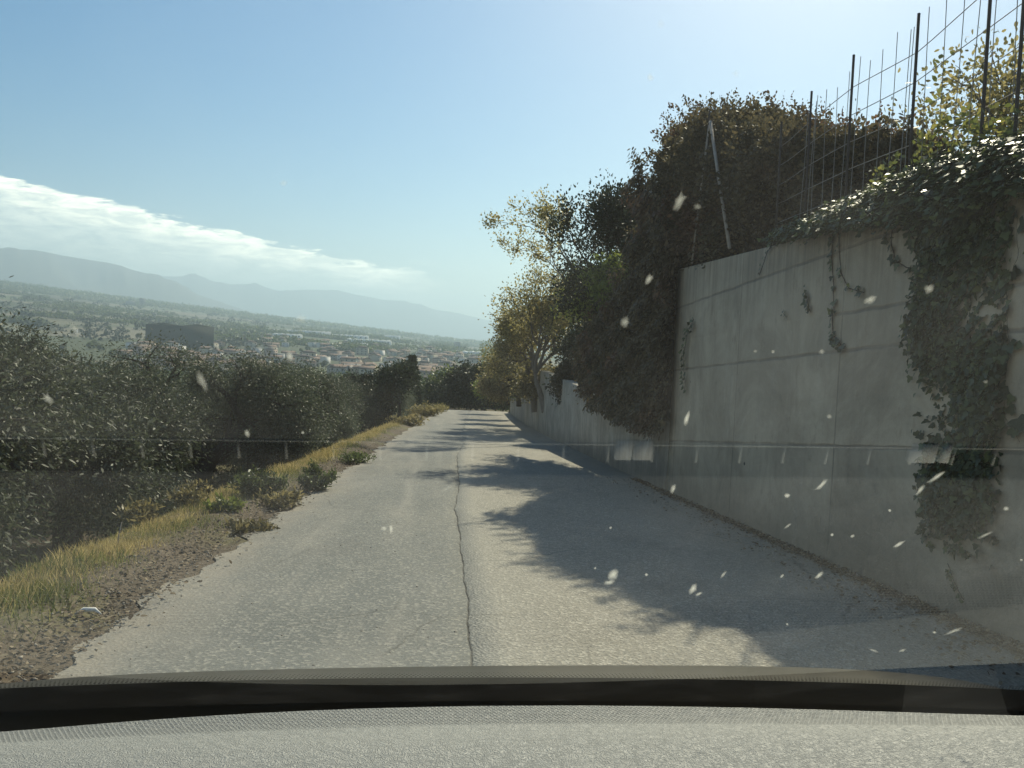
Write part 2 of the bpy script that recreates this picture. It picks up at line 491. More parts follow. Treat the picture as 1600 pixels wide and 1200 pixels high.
def far_h(R, A):
    hill = -4.2-(R-60)*.125
    k = 6.0
    hill = -38+np.logaddexp(0, (hill+38)/k)*k
    u = np.clip((YAW-A-.02)/.60, 0, 1.25)
    plain = .058*np.clip(np.minimum(R, 6500)-1000, 0, None)*u
    z = hill+plain
    def ridge(pts, Rk, wn, wf, seed, amp):
        xs = np.array([pxaz(p[0]) for p in pts]); hz = [534+(p[0]-800)*math.tan(ROLL) for p in pts]
        hs = np.array([(h-p[1])/FPX*Rk*(math.cos(math.atan((p[0]-800)/FPX))) for h, p in zip(hz, pts)])
        H = np.interp(A, xs, hs)
        r_ = np.random.default_rng(seed); n = np.zeros_like(A)
        for i in range(1, 7):
            n = n+np.sin(A*22*1.9**i/1.5+r_.random()*7+R/Rk*3*i)/1.9**i
        s = np.where(R < Rk, np.exp(-((R-Rk)/wn)**2), np.exp(-((R-Rk)/wf)**2))
        return (H+1.3)*s*(1+.35*n*np.sin(np.clip((R-Rk)/wn, -1, 1)*math.pi)**2)+amp*n*s
    rl = ridge([(-500, 420), (-200, 380), (0, 393), (50, 392), (110, 401), (165, 411), (205, 424), (245, 437), (290, 455), (340, 474), (430, 505), (500, 560), (900, 620), (2500, 600)], 11000, 2200, 1800, 3, 14)
    r2 = ridge([(-500, 440), (0, 430), (240, 431), (300, 436), (350, 445), (400, 448), (432, 456), (470, 453), (520, 452), (555, 461), (600, 470), (640, 479), (700, 488), (740, 497), (800, 508), (1000, 520), (2500, 520)], 15500, 2200, 1500, 5, 16)
    # (the plain's own slope is taken off so that the crest stands where it should)
    return np.where(R > 6500, np.maximum(z, np.maximum(rl, r2)), z)


def ground(X, Y):
    X = np.asarray(X, float); Y = np.asarray(Y, float)
    R = np.hypot(X, Y); A = np.arctan2(X, Y)
    xr = X-shift(Y); zr = zroad(np.clip(Y, -60, 75))
    n = .05*np.sin(X*1.7+Y*.6)+.04*np.sin(Y*1.3-X*.8)
    prof = np.interp(xr, [-60, -4.9, -3.2, -2.75, -2.2, -1.95, 3.4], [-3.9, -1.3, -.25, .03, .05, -.03, -.05])
    prof = prof+n*sstep(-xr, 2.8, 5)
    near = zr+prof
    far = far_h(R, A)
    k = sstep(R, 62, 150)
    back = sstep(-Y, 5, 60)
    return near*(1-k)+np.where(Y < 0, near*back+far*(1-back), far)*k


Ag = np.concatenate([np.radians(np.arange(-180, -36, 3.0)), np.radians(np.arange(-36, 8, .16)), np.radians(np.arange(8, 36, .4)), np.radians(np.arange(36, 180, 3.0))])
Rg = np.concatenate([[.05], np.geomspace(.6, 60, 130), np.geomspace(62, 6000, 90), np.linspace(6200, 19500, 60)])
AA, RR = np.meshgrid(Ag, Rg); XX = RR*np.sin(AA); YY = RR*np.cos(AA)
ZZ = ground(XX, YY)
ZZ = np.where(RR < .1, float(ground(0, 0)), ZZ)
nr, na = AA.shape
ii, jj_ = np.meshgrid(np.arange(nr-1), np.arange(na), indexing='ij')
jn = (jj_+1) % na
Fg = np.stack([ii*na+jj_, ii*na+jn, (ii+1)*na+jn, (ii+1)*na+jj_], -1).reshape(-1, 4)
g = mesh('ground', np.stack([XX, YY, ZZ], -1), Fg[:, ::-1], M['ground'], smooth=True)
tag(g, kind='structure')

# road sheet with a raised, cracked seam between the two lanes
Ys = np.concatenate([np.arange(-12, 20, .06), np.arange(20, 95, .35)])
crk = np.interp(Ys, [-12, 4.15, 5.2, 6.85, 8.2, 9.6, 11, 12.4, 15, 18.5, 22, 95], [.17, .165, .175, .155, .15, .112, .15, .19, .17, .155, .3, .3])
crk = crk+.006*np.sin(Ys*5.1)+.003*np.sin(Ys*17)+.002*np.sin(Ys*41)
fade = 1-sstep(Ys, 19, 24)
cols_x = [-1.86, -1.7, -1.3, -.8, -.3]
nseg = []
for i, Yv in enumerate(Ys):
    c = crk[i]; f = fade[i]
    wl = -1.78+.05*math.sin(Yv*2.1)+.04*math.sin(Yv*5.3+1)+.03*math.sin(Yv*13)
    nseg.append([wl, -1.4, -.9, -.4, c-.15, c-.009, c-.003, c+.004, c+.011, c+.2, .8, 1.5, 2.2, 2.75, 3.32])
XS = np.array(nseg); hz = np.zeros_like(XS); sdv = np.zeros_like(XS); ckv = np.zeros_like(XS); du = np.zeros_like(XS)
hz[:, 6] = -.012*fade; hz[:, 7] = -.010*fade; hz[:, 8:] += .009
hz[:, 0] = -.03
ckv[:, 6] = fade; ckv[:, 7] = fade*.8
sdv[:, 8:] = 1; sdv[:, 8] = .3; sdv[:, 9] = .8; sdv[:, 7] = .5
lpv = np.zeros_like(XS); lpv[:, 8] = fade; lpv[:, 9] = fade*.55; du[:, 0] = 1; du[:, 1] = .25; du[:, 13] = .55; du[:, 14] = 1
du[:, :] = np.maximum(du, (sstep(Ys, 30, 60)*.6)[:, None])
YM = np.repeat(Ys[:, None], XS.shape[1], 1)
camb = .02*np.sin(YM*.5+XS)*0+.012
Vr = np.stack([XS+shift(YM), YM, zroad(YM)+hz+camb], -1)
a_, b_ = XS.shape; ii, jj_ = np.meshgrid(np.arange(a_-1), np.arange(b_-1), indexing='ij')
Fr = np.stack([ii*b_+jj_, ii*b_+jj_+1, (ii+1)*b_+jj_+1, (ii+1)*b_+jj_], -1).reshape(-1, 4)
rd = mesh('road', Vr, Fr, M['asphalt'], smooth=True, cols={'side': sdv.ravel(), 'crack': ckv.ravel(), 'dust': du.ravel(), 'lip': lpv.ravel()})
tag(rd, kind='structure')

# ------------------------------------------------------------------ retaining walls on the right
tl = atX([1063, 1442, 1589], [419, 326, 289], 3.34)
kk = np.polyfit(tl[:, 1], tl[:, 2], 1)
WEND = float(atX(1040, 700, 3.32)[1])
def walltop(Y):
    Y = np.asarray(Y, float)
    z = np.polyval(kk, Y)
    z = np.where(Y > WEND, .2, z)
    return np.where(Y > 33, zroad(Y)+1.42-.012*(Y-33), z)


def wall(name, Y0, Y1, thick, matl, label, dy=.25, cap=0.0):
    Yw = np.linspace(Y0, Y1, max(2, int((Y1-Y0)/dy)+1)); rings = []
    bt = .0
    for y in Yw:
        xf = 3.31+float(shift(y)); zt = float(walltop(min(max(y, Y0+.01), Y1-.01))); zb = float(zroad(y))-.5
        ch = .015
        rings.append([(xf, y, zb), (xf, y, zt-ch), (xf+ch, y, zt), (xf+thick-ch, y, zt), (xf+thick, y, zt-ch), (xf+thick, y, zb)])
    V = np.array(rings); n = len(Yw); F4 = [(i*6+j, i*6+j+1, (i+1)*6+j+1, (i+1)*6+j) for i in range(n-1) for j in range(5)]
    Fc = [(0, 5, 4, 3, 2, 1), tuple((n-1)*6+j for j in range(6))]
    return tag(mesh(name, V.reshape(-1, 3), [np.array(F4), np.array(Fc)], matl), label, 'wall')


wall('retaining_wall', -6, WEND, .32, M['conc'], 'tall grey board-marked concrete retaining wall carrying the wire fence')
wall('boundary_wall', WEND+.01, 32.9, .3, M['conc2'], 'lower streaked concrete wall half hidden under the hanging creeper')
wall('low_roadside_wall', 32.93, 60, .3, M['conc2'], 'lowest pale wall at the road end under ochre shrubs')

# bank behind the walls
bx = np.concatenate([np.linspace(.30, 6, 24), np.linspace(6.5, 60, 30)]); by = np.concatenate([np.arange(-8, 75, .5)])
BX, BY = np.meshgrid(bx, by)
def bankz(dx, Y):
    wt = np.interp(Y, by, np.convolve(np.pad(walltop(by), 2, mode='edge'), np.ones(5)/5, 'valid'))
    wt = np.minimum(wt, walltop(Y))
    return wt-.12+(.26*np.clip(dx-.3, 0, 14)+.05*np.sin(dx*2+Y))*(1-sstep(Y, 40, 75)*.8)
Zb = bankz(BX, BY); Zb[-1, :] -= 6
Vb = np.stack([BX+3.31+shift(BY), BY, Zb], -1); a_, b_ = BX.shape
ii, jj_ = np.meshgrid(np.arange(a_-1), np.arange(b_-1), indexing='ij')
Fb = np.stack([ii*b_+jj_, ii*b_+jj_+1, (ii+1)*b_+jj_+1, (ii+1)*b_+jj_], -1).reshape(-1, 4)
tag(mesh('bank', Vb, Fb, M['bank'], smooth=True), kind='structure')

# ------------------------------------------------------------------ wire fence on the wall
fence = empty('wire_fence', (3.45, 4, float(walltop(4))), 'rusty steel mesh fence with thin posts along the top of the tall wall', 'fence')
FX = 3.47
def wp(*a):   # fence children are built in world coordinates
    return a
inv = -np.array(fence.location)
def fbuild(mb, name, mt): return mb.build(name, mt, fence, loc=Vector(inv))
posts = [(1612, None), (1555, None), (1437, 20), (1335, 85), (1269, 142), (1222, 190), (1109, 172)]
topline = []
for px_, top_ in posts:
    if top_ is None: top_ = {1612: -150, 1555: -95}[px_]
    P1 = atX(px_, top_, FX); yb = P1[1]
    zb = float(walltop(min(yb, WEND-.05)))-.1
    mb = MB(); lean = .012
    mb.tube([(FX, yb-.01, zb), (FX, yb, zb+.6), (FX, yb+.01, P1[2])], .0115, 8)
    fbuild(mb, 'post', M['rust']); topline.append((yb, P1[2]))
topline.sort()
ty = np.array([p[0] for p in topline]); tz = np.array([p[1] for p in topline])
wz0 = lambda y: float(walltop(min(y, WEND-.05)))
mb = MB()
Yv = 3.0; k = 0
r1 = np.random.default_rng(11)
while Yv < 8.3:
    tp = np.interp(Yv, ty, tz)-.06+r1.normal()*.05
    P = [(FX+.02+.012*math.sin(k*1.3+s*3), Yv+.012*math.sin(k+s*2.5), wz0(Yv)-.05+(tp-wz0(Yv)+.05)*s) for s in np.linspace(0, 1, 8)]
    mb.tube(P, .0030, 5); k += 1; Yv += (.2 if k % 9 else .06) if Yv < 8 else .4
for f_ in (.05, .2, .36, .52, .68, .84):
    P = []
    for y in np.arange(3.0, 9.0, .2):
        tp = np.interp(y, ty, tz)-.2; b0 = wz0(y)+.02
        P.append((FX+.02+.003*math.sin(y*4+f_*9), y, b0+(tp-b0)*f_*1.12+.004*math.sin(y*2.1+f_*20)))
    mb.tube(P, .0036, 5)
fbuild(mb, 'wire_mesh', M['wire'])
for (a, b2) in (((1110, 190), (1140, 388)), ((1108, 195), (1081, 412))):
    A_ = atX(a[0], a[1], 3.42); B_ = atX(b2[0], b2[1], 3.37)
    mb = MB(); mb.tube([A_, (A_+B_)/2+np.array([0, .01, 0]), B_], .022 if b2[0] > 1100 else .014, 8); fbuild(mb, 'brace', M['greywood'])

# ------------------------------------------------------------------ plants
def tree_mesh(seed, H, spread, trunk_r, nl, leaf, lsize, lean=(0, 0), trunk_h=.3, levels=4, split=3, clump=.28, up=.35, fork=True, twig_leaf=1.0):
    """returns (tube builder, leaf anchor points, anchor directions)"""
    r = np.random.default_rng(seed); mb = MB(); anchors = []
    def grow(p, d, L, R, lev):
        n = 5; P = [p]; q = p.copy(); dd = d.copy()
        for i in range(n):
            dd = dd+r.normal(size=3)*.16+np.array([lean[0], lean[1], up*.12])*(.4 if lev else .1)
            dd /= np.linalg.norm(dd); q = q+dd*L/n; P.append(q.copy())
        Rr = np.linspace(R, R*(.6 if lev < levels else .25), n+1)
        mb.tube(P, Rr, 7 if lev < 2 else (5 if lev < 3 else 3), cap=False)
        if lev >= levels-1:
            for i in range(2, n+1): anchors.append((P[i], dd.copy()))
        if lev >= levels: return
        ns = split+(1 if r.random() < .4 else 0)
        ph = r.random()*6.28
        for k in range(ns):
            a = ph+k*6.283/ns+r.normal()*.3
            sidev = unit(np.cross(dd, [.1, .2, 1.0]) if abs(dd[2]) < .95 else np.array([1.0, 0, 0])); oth = np.cross(dd, sidev)
            sp = spread*(.7+.6*r.random())
            nd = unit(dd*math.cos(sp)+(sidev*math.cos(a)+oth*math.sin(a))*math.sin(sp)+np.array([0, 0, up*.25]))
            st0 = P[-1] if k else P[-1]
            if lev and k == ns-1: st0 = P[3]
            grow(st0.copy(), nd, L*(.62+.25*r.random()), R*.58, lev+1)
    grow(np.array([0., 0., -.1]), unit(np.array([lean[0]*.4, lean[1]*.4, 1.0])), H*trunk_h, trunk_r, 0)
    A = np.array([a[0] for a in anchors]); D = np.array([a[1] for a in anchors])
    zmax = A[:, 2].max()+clump
    return mb, A, D, H/zmax


def make_tree(name, label, cat, seed, H, spread, trunk_r, nleaf, leaf, lsize, lmat, bmat, group=None, clump=.28, droop=0, bare=0.0, skirt=0.0, **kw):
    mb, A, D, s = tree_mesh(seed, H, spread, trunk_r, 0, leaf, lsize, clump=clump, **kw)
    r = np.random.default_rng(seed+99)
    A = A*s
    for v in mb.v: v *= s
    root = empty(name, (0, 0, 0), label, cat, group)
    mb.build('trunk', bmat, root, smooth=True)
    if bare > 0:
        z = A[:, 2]/H; keep = r.random(len(A)) > bare*sstep(z, .45, .9); A = A[keep]; D = D[keep]
    idx = r.integers(0, len(A), nleaf)
    wgt = .55+.9*np.random.default_rng(seed+5).random(len(A))
    off = r.normal(size=(nleaf, 3)); off = unit(off)*(r.random(nleaf)**.6)[:, None]*clump*wgt[idx][:, None]
    P = A[idx]+off
    Dl = unit(D[idx]*.5+off/clump*.8+r.normal(size=(nleaf, 3))*.6+np.array([0, 0, -droop]))
    if skirt:
        k = r.random(nleaf) < skirt; P[k, 2] -= (r.random(k.sum())**.7)*H*.30; P[k, :2] *= (1+.12*r.random(k.sum()))[:, None]; P[:, 2] = np.maximum(P[:, 2], .12)
    leafobj('crown', [leaves(P, Dl, lsize*(.7+.6*r.random(nleaf)), leaf, r=r, bend=.1)], lmat, root)
    return root


# olive grove --------------------------------------------------------------
GR = 'olive trees of the grove left of the road'
olv = []
for i, (sd_, H) in enumerate([(21, 3.75), (34, 3.85), (47, 3.7), (58, 3.9), (63, 3.8)]):
    olv.append(make_tree('olive_tree', 'x', 'olive tree', sd_, H, .85, .15, 76000, 'lance', .056, M['olive'], M['bark'], GR, clump=.38, droop=.5,
                         trunk_h=.2, levels=4, split=3, up=.12, skirt=.06))
spots = []
rr = np.random.default_rng(5)
for row, X0 in enumerate([-5.7, -9.4, -15.8, -20.6, -25.5, -30.5, -36]):
    for k, Y in enumerate(np.arange(9.0+(row % 2)*2.2, 62, 4.0 if row < 2 else 4.9)):
        if X0/max(Y, 1) < -.95: continue
        spots.append((row, X0+rr.normal()*.35+float(shift(Y)), Y+rr.normal()*.4))
spots.insert(0, (0, -5.9, 5.6))
used = set(); lab1 = ['olive tree cut by the left edge with bright leaves beside the grass verge',
 'nearest full olive tree behind the dry grass, its crown reaching the left edge', 'second full olive tree of the front row behind the dry grass',
 'olive tree whose crown stands in front of the long dark hall', 'front row olive tree just right of the long dark hall',
 'olive tree behind the bushy roadside weeds', 'front row olive tree below the white town edge houses',
 'olive tree behind the narrow crest of yellow grass', 'farther olive tree of the front row before the greenhouses',
 'olive tree fourth from the far end of the front row', 'olive tree third from the far end of the front row', 'olive tree second from the far end of the front row', 'last olive tree of the front row beside the dark oak']
n1c = 0
for q, (row, x, y) in enumerate(spots):
    v = (q*3+row*2) % 5
    o = olv[v] if v not in used else copy_tree(olv[v]); used.add(v)
    o.location = (x, y, float(ground(x, y))-.02); o.rotation_euler = (0, 0, rr.random()*6.28)
    s = .95+.14*rr.random()+.11*float(1-sstep(y, 15, 25))-.22*(y < 7); o.scale = (s*1.06, s*1.06, s)
    if row == 0:
        o['label'] = lab1[min(n1c, len(lab1)-1)]; n1c += 1
        if n1c >= len(lab1): lab1[-1] = 'last olive tree of the front row beside the dark oak'
    elif row == 1: o['label'] = 'grey green olive tree of the second row, glimpsed between the front trees'
    else: o['label'] = 'olive tree deep in the grove, only its crown top showing over the others'
bpy.context.view_layer.update()

# dark oak at the end of the verge, and trees beyond the road's end ---------------
def place(o, px_, Y, dz=0, rz=0, s=1.0):
    x = pxX(px_, Y); o.location = (x, Y, float(ground(x, Y))-.05+dz); o.rotation_euler = (0, 0, rz)
    o.scale = (s, s, s); return o
oak = make_tree('oak_tree', 'dark round oak with a bare trunk at the verge before the road end', 'tree', 71, 3.6, .8, .12, 16000, 'oval', .12, M['dark'], M['bark'], clump=.4, trunk_h=.3)
oak.location = (-2.9+float(shift(44))-.3, 44, float(ground(-2.6, 44))); oak.scale = (.95, .95, 1.0)
oak2 = make_tree('oak_tree', 'second dark oak just left of the verge oak', 'tree', 72, 3.6, .8, .12, 14000, 'oval', .12, M['dark'], M['bark'], clump=.42, trunk_h=.3)
oak2.location = (-4.6+float(shift(43)), 47, float(ground(-4, 47))+.3)


def conifer(name, label, seed, H, Rm, n, group=None):
    r = np.random.default_rng(seed); root = empty(name, (0, 0, 0), label, 'conifer', group)
    mb = MB(); mb.tube([(0, 0, -.3), (0, 0, H*.5), (0, 0, H*.97)], [.02*H, .012*H, .004*H], 6); mb.build('trunk', M['bark'], root)
    z = r.random(n)**.8; a = r.random(n)*6.283
    rad_ = Rm*np.sin(np.clip(z*.92+.08, 0, 1)*math.pi)**.6*(1-z*.75)*(.75+.35*np.sin(a*3+z*19)+.2*r.random(n))
    P = np.stack([rad_*np.cos(a), rad_*np.sin(a), z*H*.96+.3], -1)
    D = np.stack([np.cos(a), np.sin(a), np.full(n, .5)], -1)+r.normal(size=(n, 3))*.4
    leafobj('crown', [leaves(P, D, H*.05*(.6+r.random(n)), 'quad', r=r)], M['dark'], root)
    return root


place(conifer('cypress_tree', 'slim dark conifer rising above the verge oak at the road end', 5, 6.4, 1.0, 2500), 643, 80)
cy = conifer('cypress_tree', 'dark cypress in the clump behind the bright round tree', 8, 13, 2.3, 2600, 'cypresses behind the bright round tree')
for i, (p_, Y_, s_) in enumerate([(700, 190, .95), (718, 205, 1.05), (728, 195, 1.25), (738, 210, 1.1), (752, 200, .95), (762, 205, 1.0), (690, 215, .8), (772, 210, .9)]):
    o = cy if i == 0 else copy_tree(cy)
    place(o, p_, Y_, rz=i, s=s_)
br = make_tree('round_tree', 'bright yellow green round tree above the dark wood at the road end', 'tree', 81, 6.9, .8, .16, 9000, 'oval', .30, M['bright'], M['bark'], clump=.9, trunk_h=.25)
place(br, 712, 112, s=1.0)
wd = [make_tree('woodland_tree', ['dull green bushy tree in the dark wood beyond the road end', 'very dark rounded tree in the wood beyond the road end', 'dark evergreen with a loose crown in the wood beyond the road end'][i], 'tree', 90+i, 6.0, .85, .16, 8000, 'oval', .28, [M['green'], M['dark'], M['dark']][i], M['bark'], 'trees in the dark wood beyond the road end', clump=.9, trunk_h=.22) for i in range(3)]
wu_ = set()
for i in range(46):
    p_ = 560+rr.random()*240; Y_ = 84+rr.random()*85
    v = i % 3; o = wd[v] if v not in wu_ else copy_tree(wd[v]); wu_.add(v)
    s_ = .62+.3*rr.random()+(Y_-84)*.006
    if 685 < p_ < 740 and Y_ < 125: s_ *= .7
    place(o, p_, Y_, rz=rr.random()*6, s=s_)

# ------------------------------------------------------------------ creeper hedge over the wall
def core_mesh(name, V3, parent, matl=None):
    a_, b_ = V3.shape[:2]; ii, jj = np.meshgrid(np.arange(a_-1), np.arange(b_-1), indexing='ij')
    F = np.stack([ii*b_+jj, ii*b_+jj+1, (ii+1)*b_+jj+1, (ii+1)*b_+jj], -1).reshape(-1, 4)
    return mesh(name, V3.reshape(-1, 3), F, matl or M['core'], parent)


HX = 4.05
HXS = np.array([3.9, 3.9, 3.95, 4.0, 4.0, 4.0, 4.02, 4.05, 4.1, 4.2, 4.3, 4.45, 4.6, 4.75, 4.9, 5.05, 5.2])
sil = atX([1016, 1022, 1032, 1050, 1075, 1105, 1150, 1195, 1230, 1270, 1310, 1350, 1390, 1425, 1455, 1485, 1510],
          [300, 262, 232, 205, 185, 172, 165, 170, 180, 188, 192, 196, 202, 212, 226, 240, 262], HXS)
_d = np.concatenate([[0], np.cumsum(np.hypot(np.diff(sil[:, 0]), np.diff(sil[:, 1])))]); _d /= _d[-1]
_ss = np.linspace(0, 1, 60)
_k9 = np.ones(9)/9
_path = np.stack([np.convolve(np.pad(np.interp(_ss, _d, sil[:, i]), 4, mode='edge'), _k9, 'valid') for i in (0, 1)]+[np.interp(_ss, _d, sil[:, 2])], -1)
_tan = unit(np.gradient(_path[:, :2], axis=0)); _nor = np.stack([_tan[:, 1], -_tan[:, 0]], -1)   # towards the road and the viewer
def hedge_pt(s, th, shrink=0.0):
    """s 0..1 along from the far end, th 0..pi over the top (0 = front foot)"""
    I = lambda a: np.interp(s, _ss, a)
    X = I(_path[:, 0]); Y = I(_path[:, 1]); T = I(_path[:, 2])-shrink-.28
    base = walltop(np.minimum(Y, WEND-.05))-.15
    base = np.where(Y > WEND, -.2, base)
    thn = .4+.6*sstep(s, .05, .4)
    endk = (np.clip(s/.06, 0, 1)**.5)*(np.clip((1-s)/.05, 0, 1)**.5)
    hw = (.75-shrink)*thn*(.35+.65*endk)
    c = np.cos(th); sn = np.sin(th)
    q = Y*2.3+X*1.9
    lump = .13*np.sin(q+th*3)+.11*np.sin(q*2.2+th*7)+.08*np.sin(q*4.7+th*5)
    off = hw*np.sign(c)*np.abs(c)**.55+lump*np.abs(c)
    Z = base+(T-base)*np.abs(sn)**.5+lump*.8*np.abs(sn)
    return np.stack([X+off*I(_nor[:, 0])+.22, Y+off*I(_nor[:, 1]), Z], -1)


hedge = empty('creeper_hedge', (HX, 10, 1.5), 'huge dark rounded hedge of creeper with a reddish top behind the wire fence', 'hedge')
hinv = -Vector((HX, 10, 1.5))
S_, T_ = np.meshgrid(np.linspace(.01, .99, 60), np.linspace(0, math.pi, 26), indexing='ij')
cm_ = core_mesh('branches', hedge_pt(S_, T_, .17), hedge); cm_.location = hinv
r = np.random.default_rng(31); n = 125000
s_ = r.random(n); th = math.pi*np.where(r.random(n) < .75, r.random(n)*.62, r.random(n))
P = hedge_pt(s_, th); nrm = unit(np.stack([np.cos(th)*np.interp(s_, _ss, _nor[:, 0]), np.cos(th)*np.interp(s_, _ss, _nor[:, 1])+r.normal(size=n)*.2, np.sin(th)+.1], -1))
P = P+nrm*(r.normal(size=n)*.10-.03)[:, None]
D = unit(nrm*.5+r.normal(size=(n, 3))*.6+np.array([0, 0, -.45]))
sets = [leaves(P, D, .048*(.5+1.3*r.random(n)**1.5), 'oval', r=r)]
# shoots standing out of the top
ns = 2600; s2 = r.random(ns); th2 = math.pi*(.25+.4*r.random(ns)); B = hedge_pt(s2, th2)
L = .05+.42*r.random(ns)**2.4; dd = unit(np.stack([r.normal(size=ns)*.4-.1, r.normal(size=ns)*.5, np.full(ns, 1.0)], -1))
for k in range(9):
    f = (k+1)/9
    sets.append(leaves(B+dd*(L*f)[:, None]+r.normal(size=(ns, 3))*.01, unit(dd+r.normal(size=(ns, 3))*.7), .045*(.6+.7*r.random(ns)), 'oval', r=r))
nb_ = 150; s3 = r.random(nb_)*.8; th3 = math.pi*(.12+.5*r.random(nb_)); B3 = hedge_pt(s3, th3)
for k in range(nb_):
    Lk = .25+.45*r.random(); d3 = unit(np.array([-.5+r.normal()*.4, r.normal()*.5-.2, .7+.4*r.random()])); m3 = int(90*Lk)+14
    t3 = np.sort(r.random(m3)); pp = B3[k]+d3*(t3*Lk)[:, None]+np.array([-.15, 0, -.35])*(t3**2*Lk)[:, None]+r.normal(size=(m3, 3))*.03
    sets.append(leaves(pp, d3+r.normal(size=(m3, 3))*.8, .05*(.6+.8*r.random(m3)), 'oval', r=r))
o = leafobj('foliage', sets, M['hedge'], hedge); o.location = hinv


def inpoly(x, y, poly):
    poly = np.asarray(poly); c = np.zeros(len(x), bool); j = len(poly)-1
    for i in range(len(poly)):
        xi, yi = poly[i]; xj, yj = poly[j]
        hit = ((yi > y) != (yj > y)) & (x < (xj-xi)*(y-yi)/(yj-yi+1e-12)+xi); c ^= hit; j = i
    return c


def curtain(name, label, cat, polypx, X, n, lsz, shape, matl, bulge=.12, core=True, thin=.0, seed=1, dirv=(-.5, 0, -.8), ragged=.06, group=None, hangs=0):
    """leaves hanging in front of a wall: outline on the plane x=X, thickness towards the road"""
    r = np.random.default_rng(seed); Q = atX([p[0] for p in polypx], [p[1] for p in polypx], X)[:, 1:]
    lo_, hi_ = Q.min(0), Q.max(0); m_ = n*4
    yy = lo_[0]+(hi_[0]-lo_[0])*r.random(m_); zz = lo_[1]+(hi_[1]-lo_[1])*r.random(m_)
    jy = yy+r.normal(size=m_)*ragged; jz = zz+r.normal(size=m_)*ragged*1.4
    k = np.where(inpoly(jy, jz, Q))[0][:n]; yy = yy[k]; zz = zz[k]; n = len(k)
    nz = .5+.25*np.sin(yy*5+zz*3.1)+.25*np.sin(zz*7.7-yy*2.9)
    if thin: kk_ = r.random(n) > thin*(1-nz); yy = yy[kk_]; zz = zz[kk_]; nz = nz[kk_]; n = len(yy)
    xx = X-bulge*nz*r.random(n)**.5-.01
    root = empty(name, (X, float(Q[:, 0].mean()), float(lo_[1])), label, cat, group); iv = -Vector(root.location)
    P = np.stack([xx, yy, zz], -1)
    D = np.array(dirv)+r.normal(size=(n, 3))*np.array([.35, .5, .4])
    Nn = np.stack([-np.ones(n), r.normal(size=n)*.5, .4+r.normal(size=n)*.5], -1)
    leafs = [leaves(P, D, lsz*(.55+.8*r.random(n)), shape, normal=Nn, r=r, bend=.15)]
    o = leafobj('leaves', leafs, matl, root); o.location = iv
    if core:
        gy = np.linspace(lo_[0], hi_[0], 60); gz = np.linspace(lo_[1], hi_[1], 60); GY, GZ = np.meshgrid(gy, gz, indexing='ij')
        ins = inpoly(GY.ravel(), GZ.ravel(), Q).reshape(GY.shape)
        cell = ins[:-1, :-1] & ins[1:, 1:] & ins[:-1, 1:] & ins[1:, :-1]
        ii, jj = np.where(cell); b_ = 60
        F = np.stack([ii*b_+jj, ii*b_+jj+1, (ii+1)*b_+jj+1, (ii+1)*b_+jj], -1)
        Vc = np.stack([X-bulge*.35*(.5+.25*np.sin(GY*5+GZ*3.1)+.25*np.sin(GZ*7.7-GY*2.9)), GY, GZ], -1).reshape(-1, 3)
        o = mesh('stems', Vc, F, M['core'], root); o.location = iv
    return root


curtain('hanging_creeper', 'dark creeper cascading over the lower wall left of the tall concrete wall', 'creeper',
        [(1000, 240), (1062, 400), (1052, 500), (1042, 660), (1010, 662), (985, 662), (962, 650), (940, 625), (925, 600), (912, 575), (915, 545), (950, 500), (985, 450), (1003, 400), (1012, 330)],
        3.28, 42000, .075, 'oval', M['hedge'], bulge=.45, seed=3, ragged=.16)
curtain('green_shrub', 'sunlit bright green shrub between the dark evergreen and the hanging creeper', 'shrub',
        [(905, 470), (930, 440), (975, 410), (1010, 400), (1010, 470), (960, 500), (925, 500)], 3.7, 9000, .10, 'lance', M['bright'], bulge=1.0, seed=4, ragged=.2, dirv=(-.3, -.2, .6))

# ivy on the tall wall ----------------------------------------------------------
WX = 3.33
ivy_poly = [(1440, 340), (1470, 300), (1530, 285), (1580, 290), (1572, 380), (1578, 460), (1568, 540), (1580, 620), (1560, 700), (1566, 780), (1540, 850), (1520, 810), (1500, 858), (1478, 800), (1455, 852), (1448, 760), (1458, 700), (1462, 640), (1440, 560), (1440, 500), (1432, 430)]
curtain('ivy_plant', 'thick ivy column hanging down the tall concrete wall to near its foot', 'ivy', ivy_poly, WX, 8200, .046, 'ivy', M['ivy'], bulge=.10, core=False, seed=6, ragged=.07, thin=.9)


def strand(px, label, seed, n=26, size=.06, group=None, jit=.02):
    r = np.random.default_rng(seed); Q = atX([p[0] for p in px], [p[1] for p in px], WX-.01)
    seg = np.concatenate([[0], np.cumsum(np.linalg.norm(np.diff(Q, axis=0), axis=1))]); t = np.linspace(0, seg[-1], max(8, n))
    P = np.stack([np.interp(t, seg, Q[:, i]) for i in range(3)], -1); P[:, 1] += np.cumsum(r.normal(size=len(t))*.004)
    root = empty('ivy_tendril', tuple(P[-1]), label, 'ivy', group); iv = -Vector(root.location)
    mb = MB(); mb.tube(P, .0035, 4); mb.build('stem', M['bark'], root, loc=iv)
    m_ = n; idx = r.integers(0, len(P), m_); PP = P[idx]+r.normal(size=(m_, 3))*np.array([.006, jit, jit])-np.array([.012, 0, 0])
    D = np.stack([-.3*np.ones(m_), r.normal(size=m_)*.9, -.6+r.normal(size=m_)*.4], -1)
    Nn = np.stack([-np.ones(m_), r.normal(size=m_)*.3, .3+r.normal(size=m_)*.3], -1)
    o = leafobj('leaves', [leaves(PP, D, size*(.5+.8*r.random(m_)), 'ivy', normal=Nn, r=r)], M['ivy'], root); o.location = iv


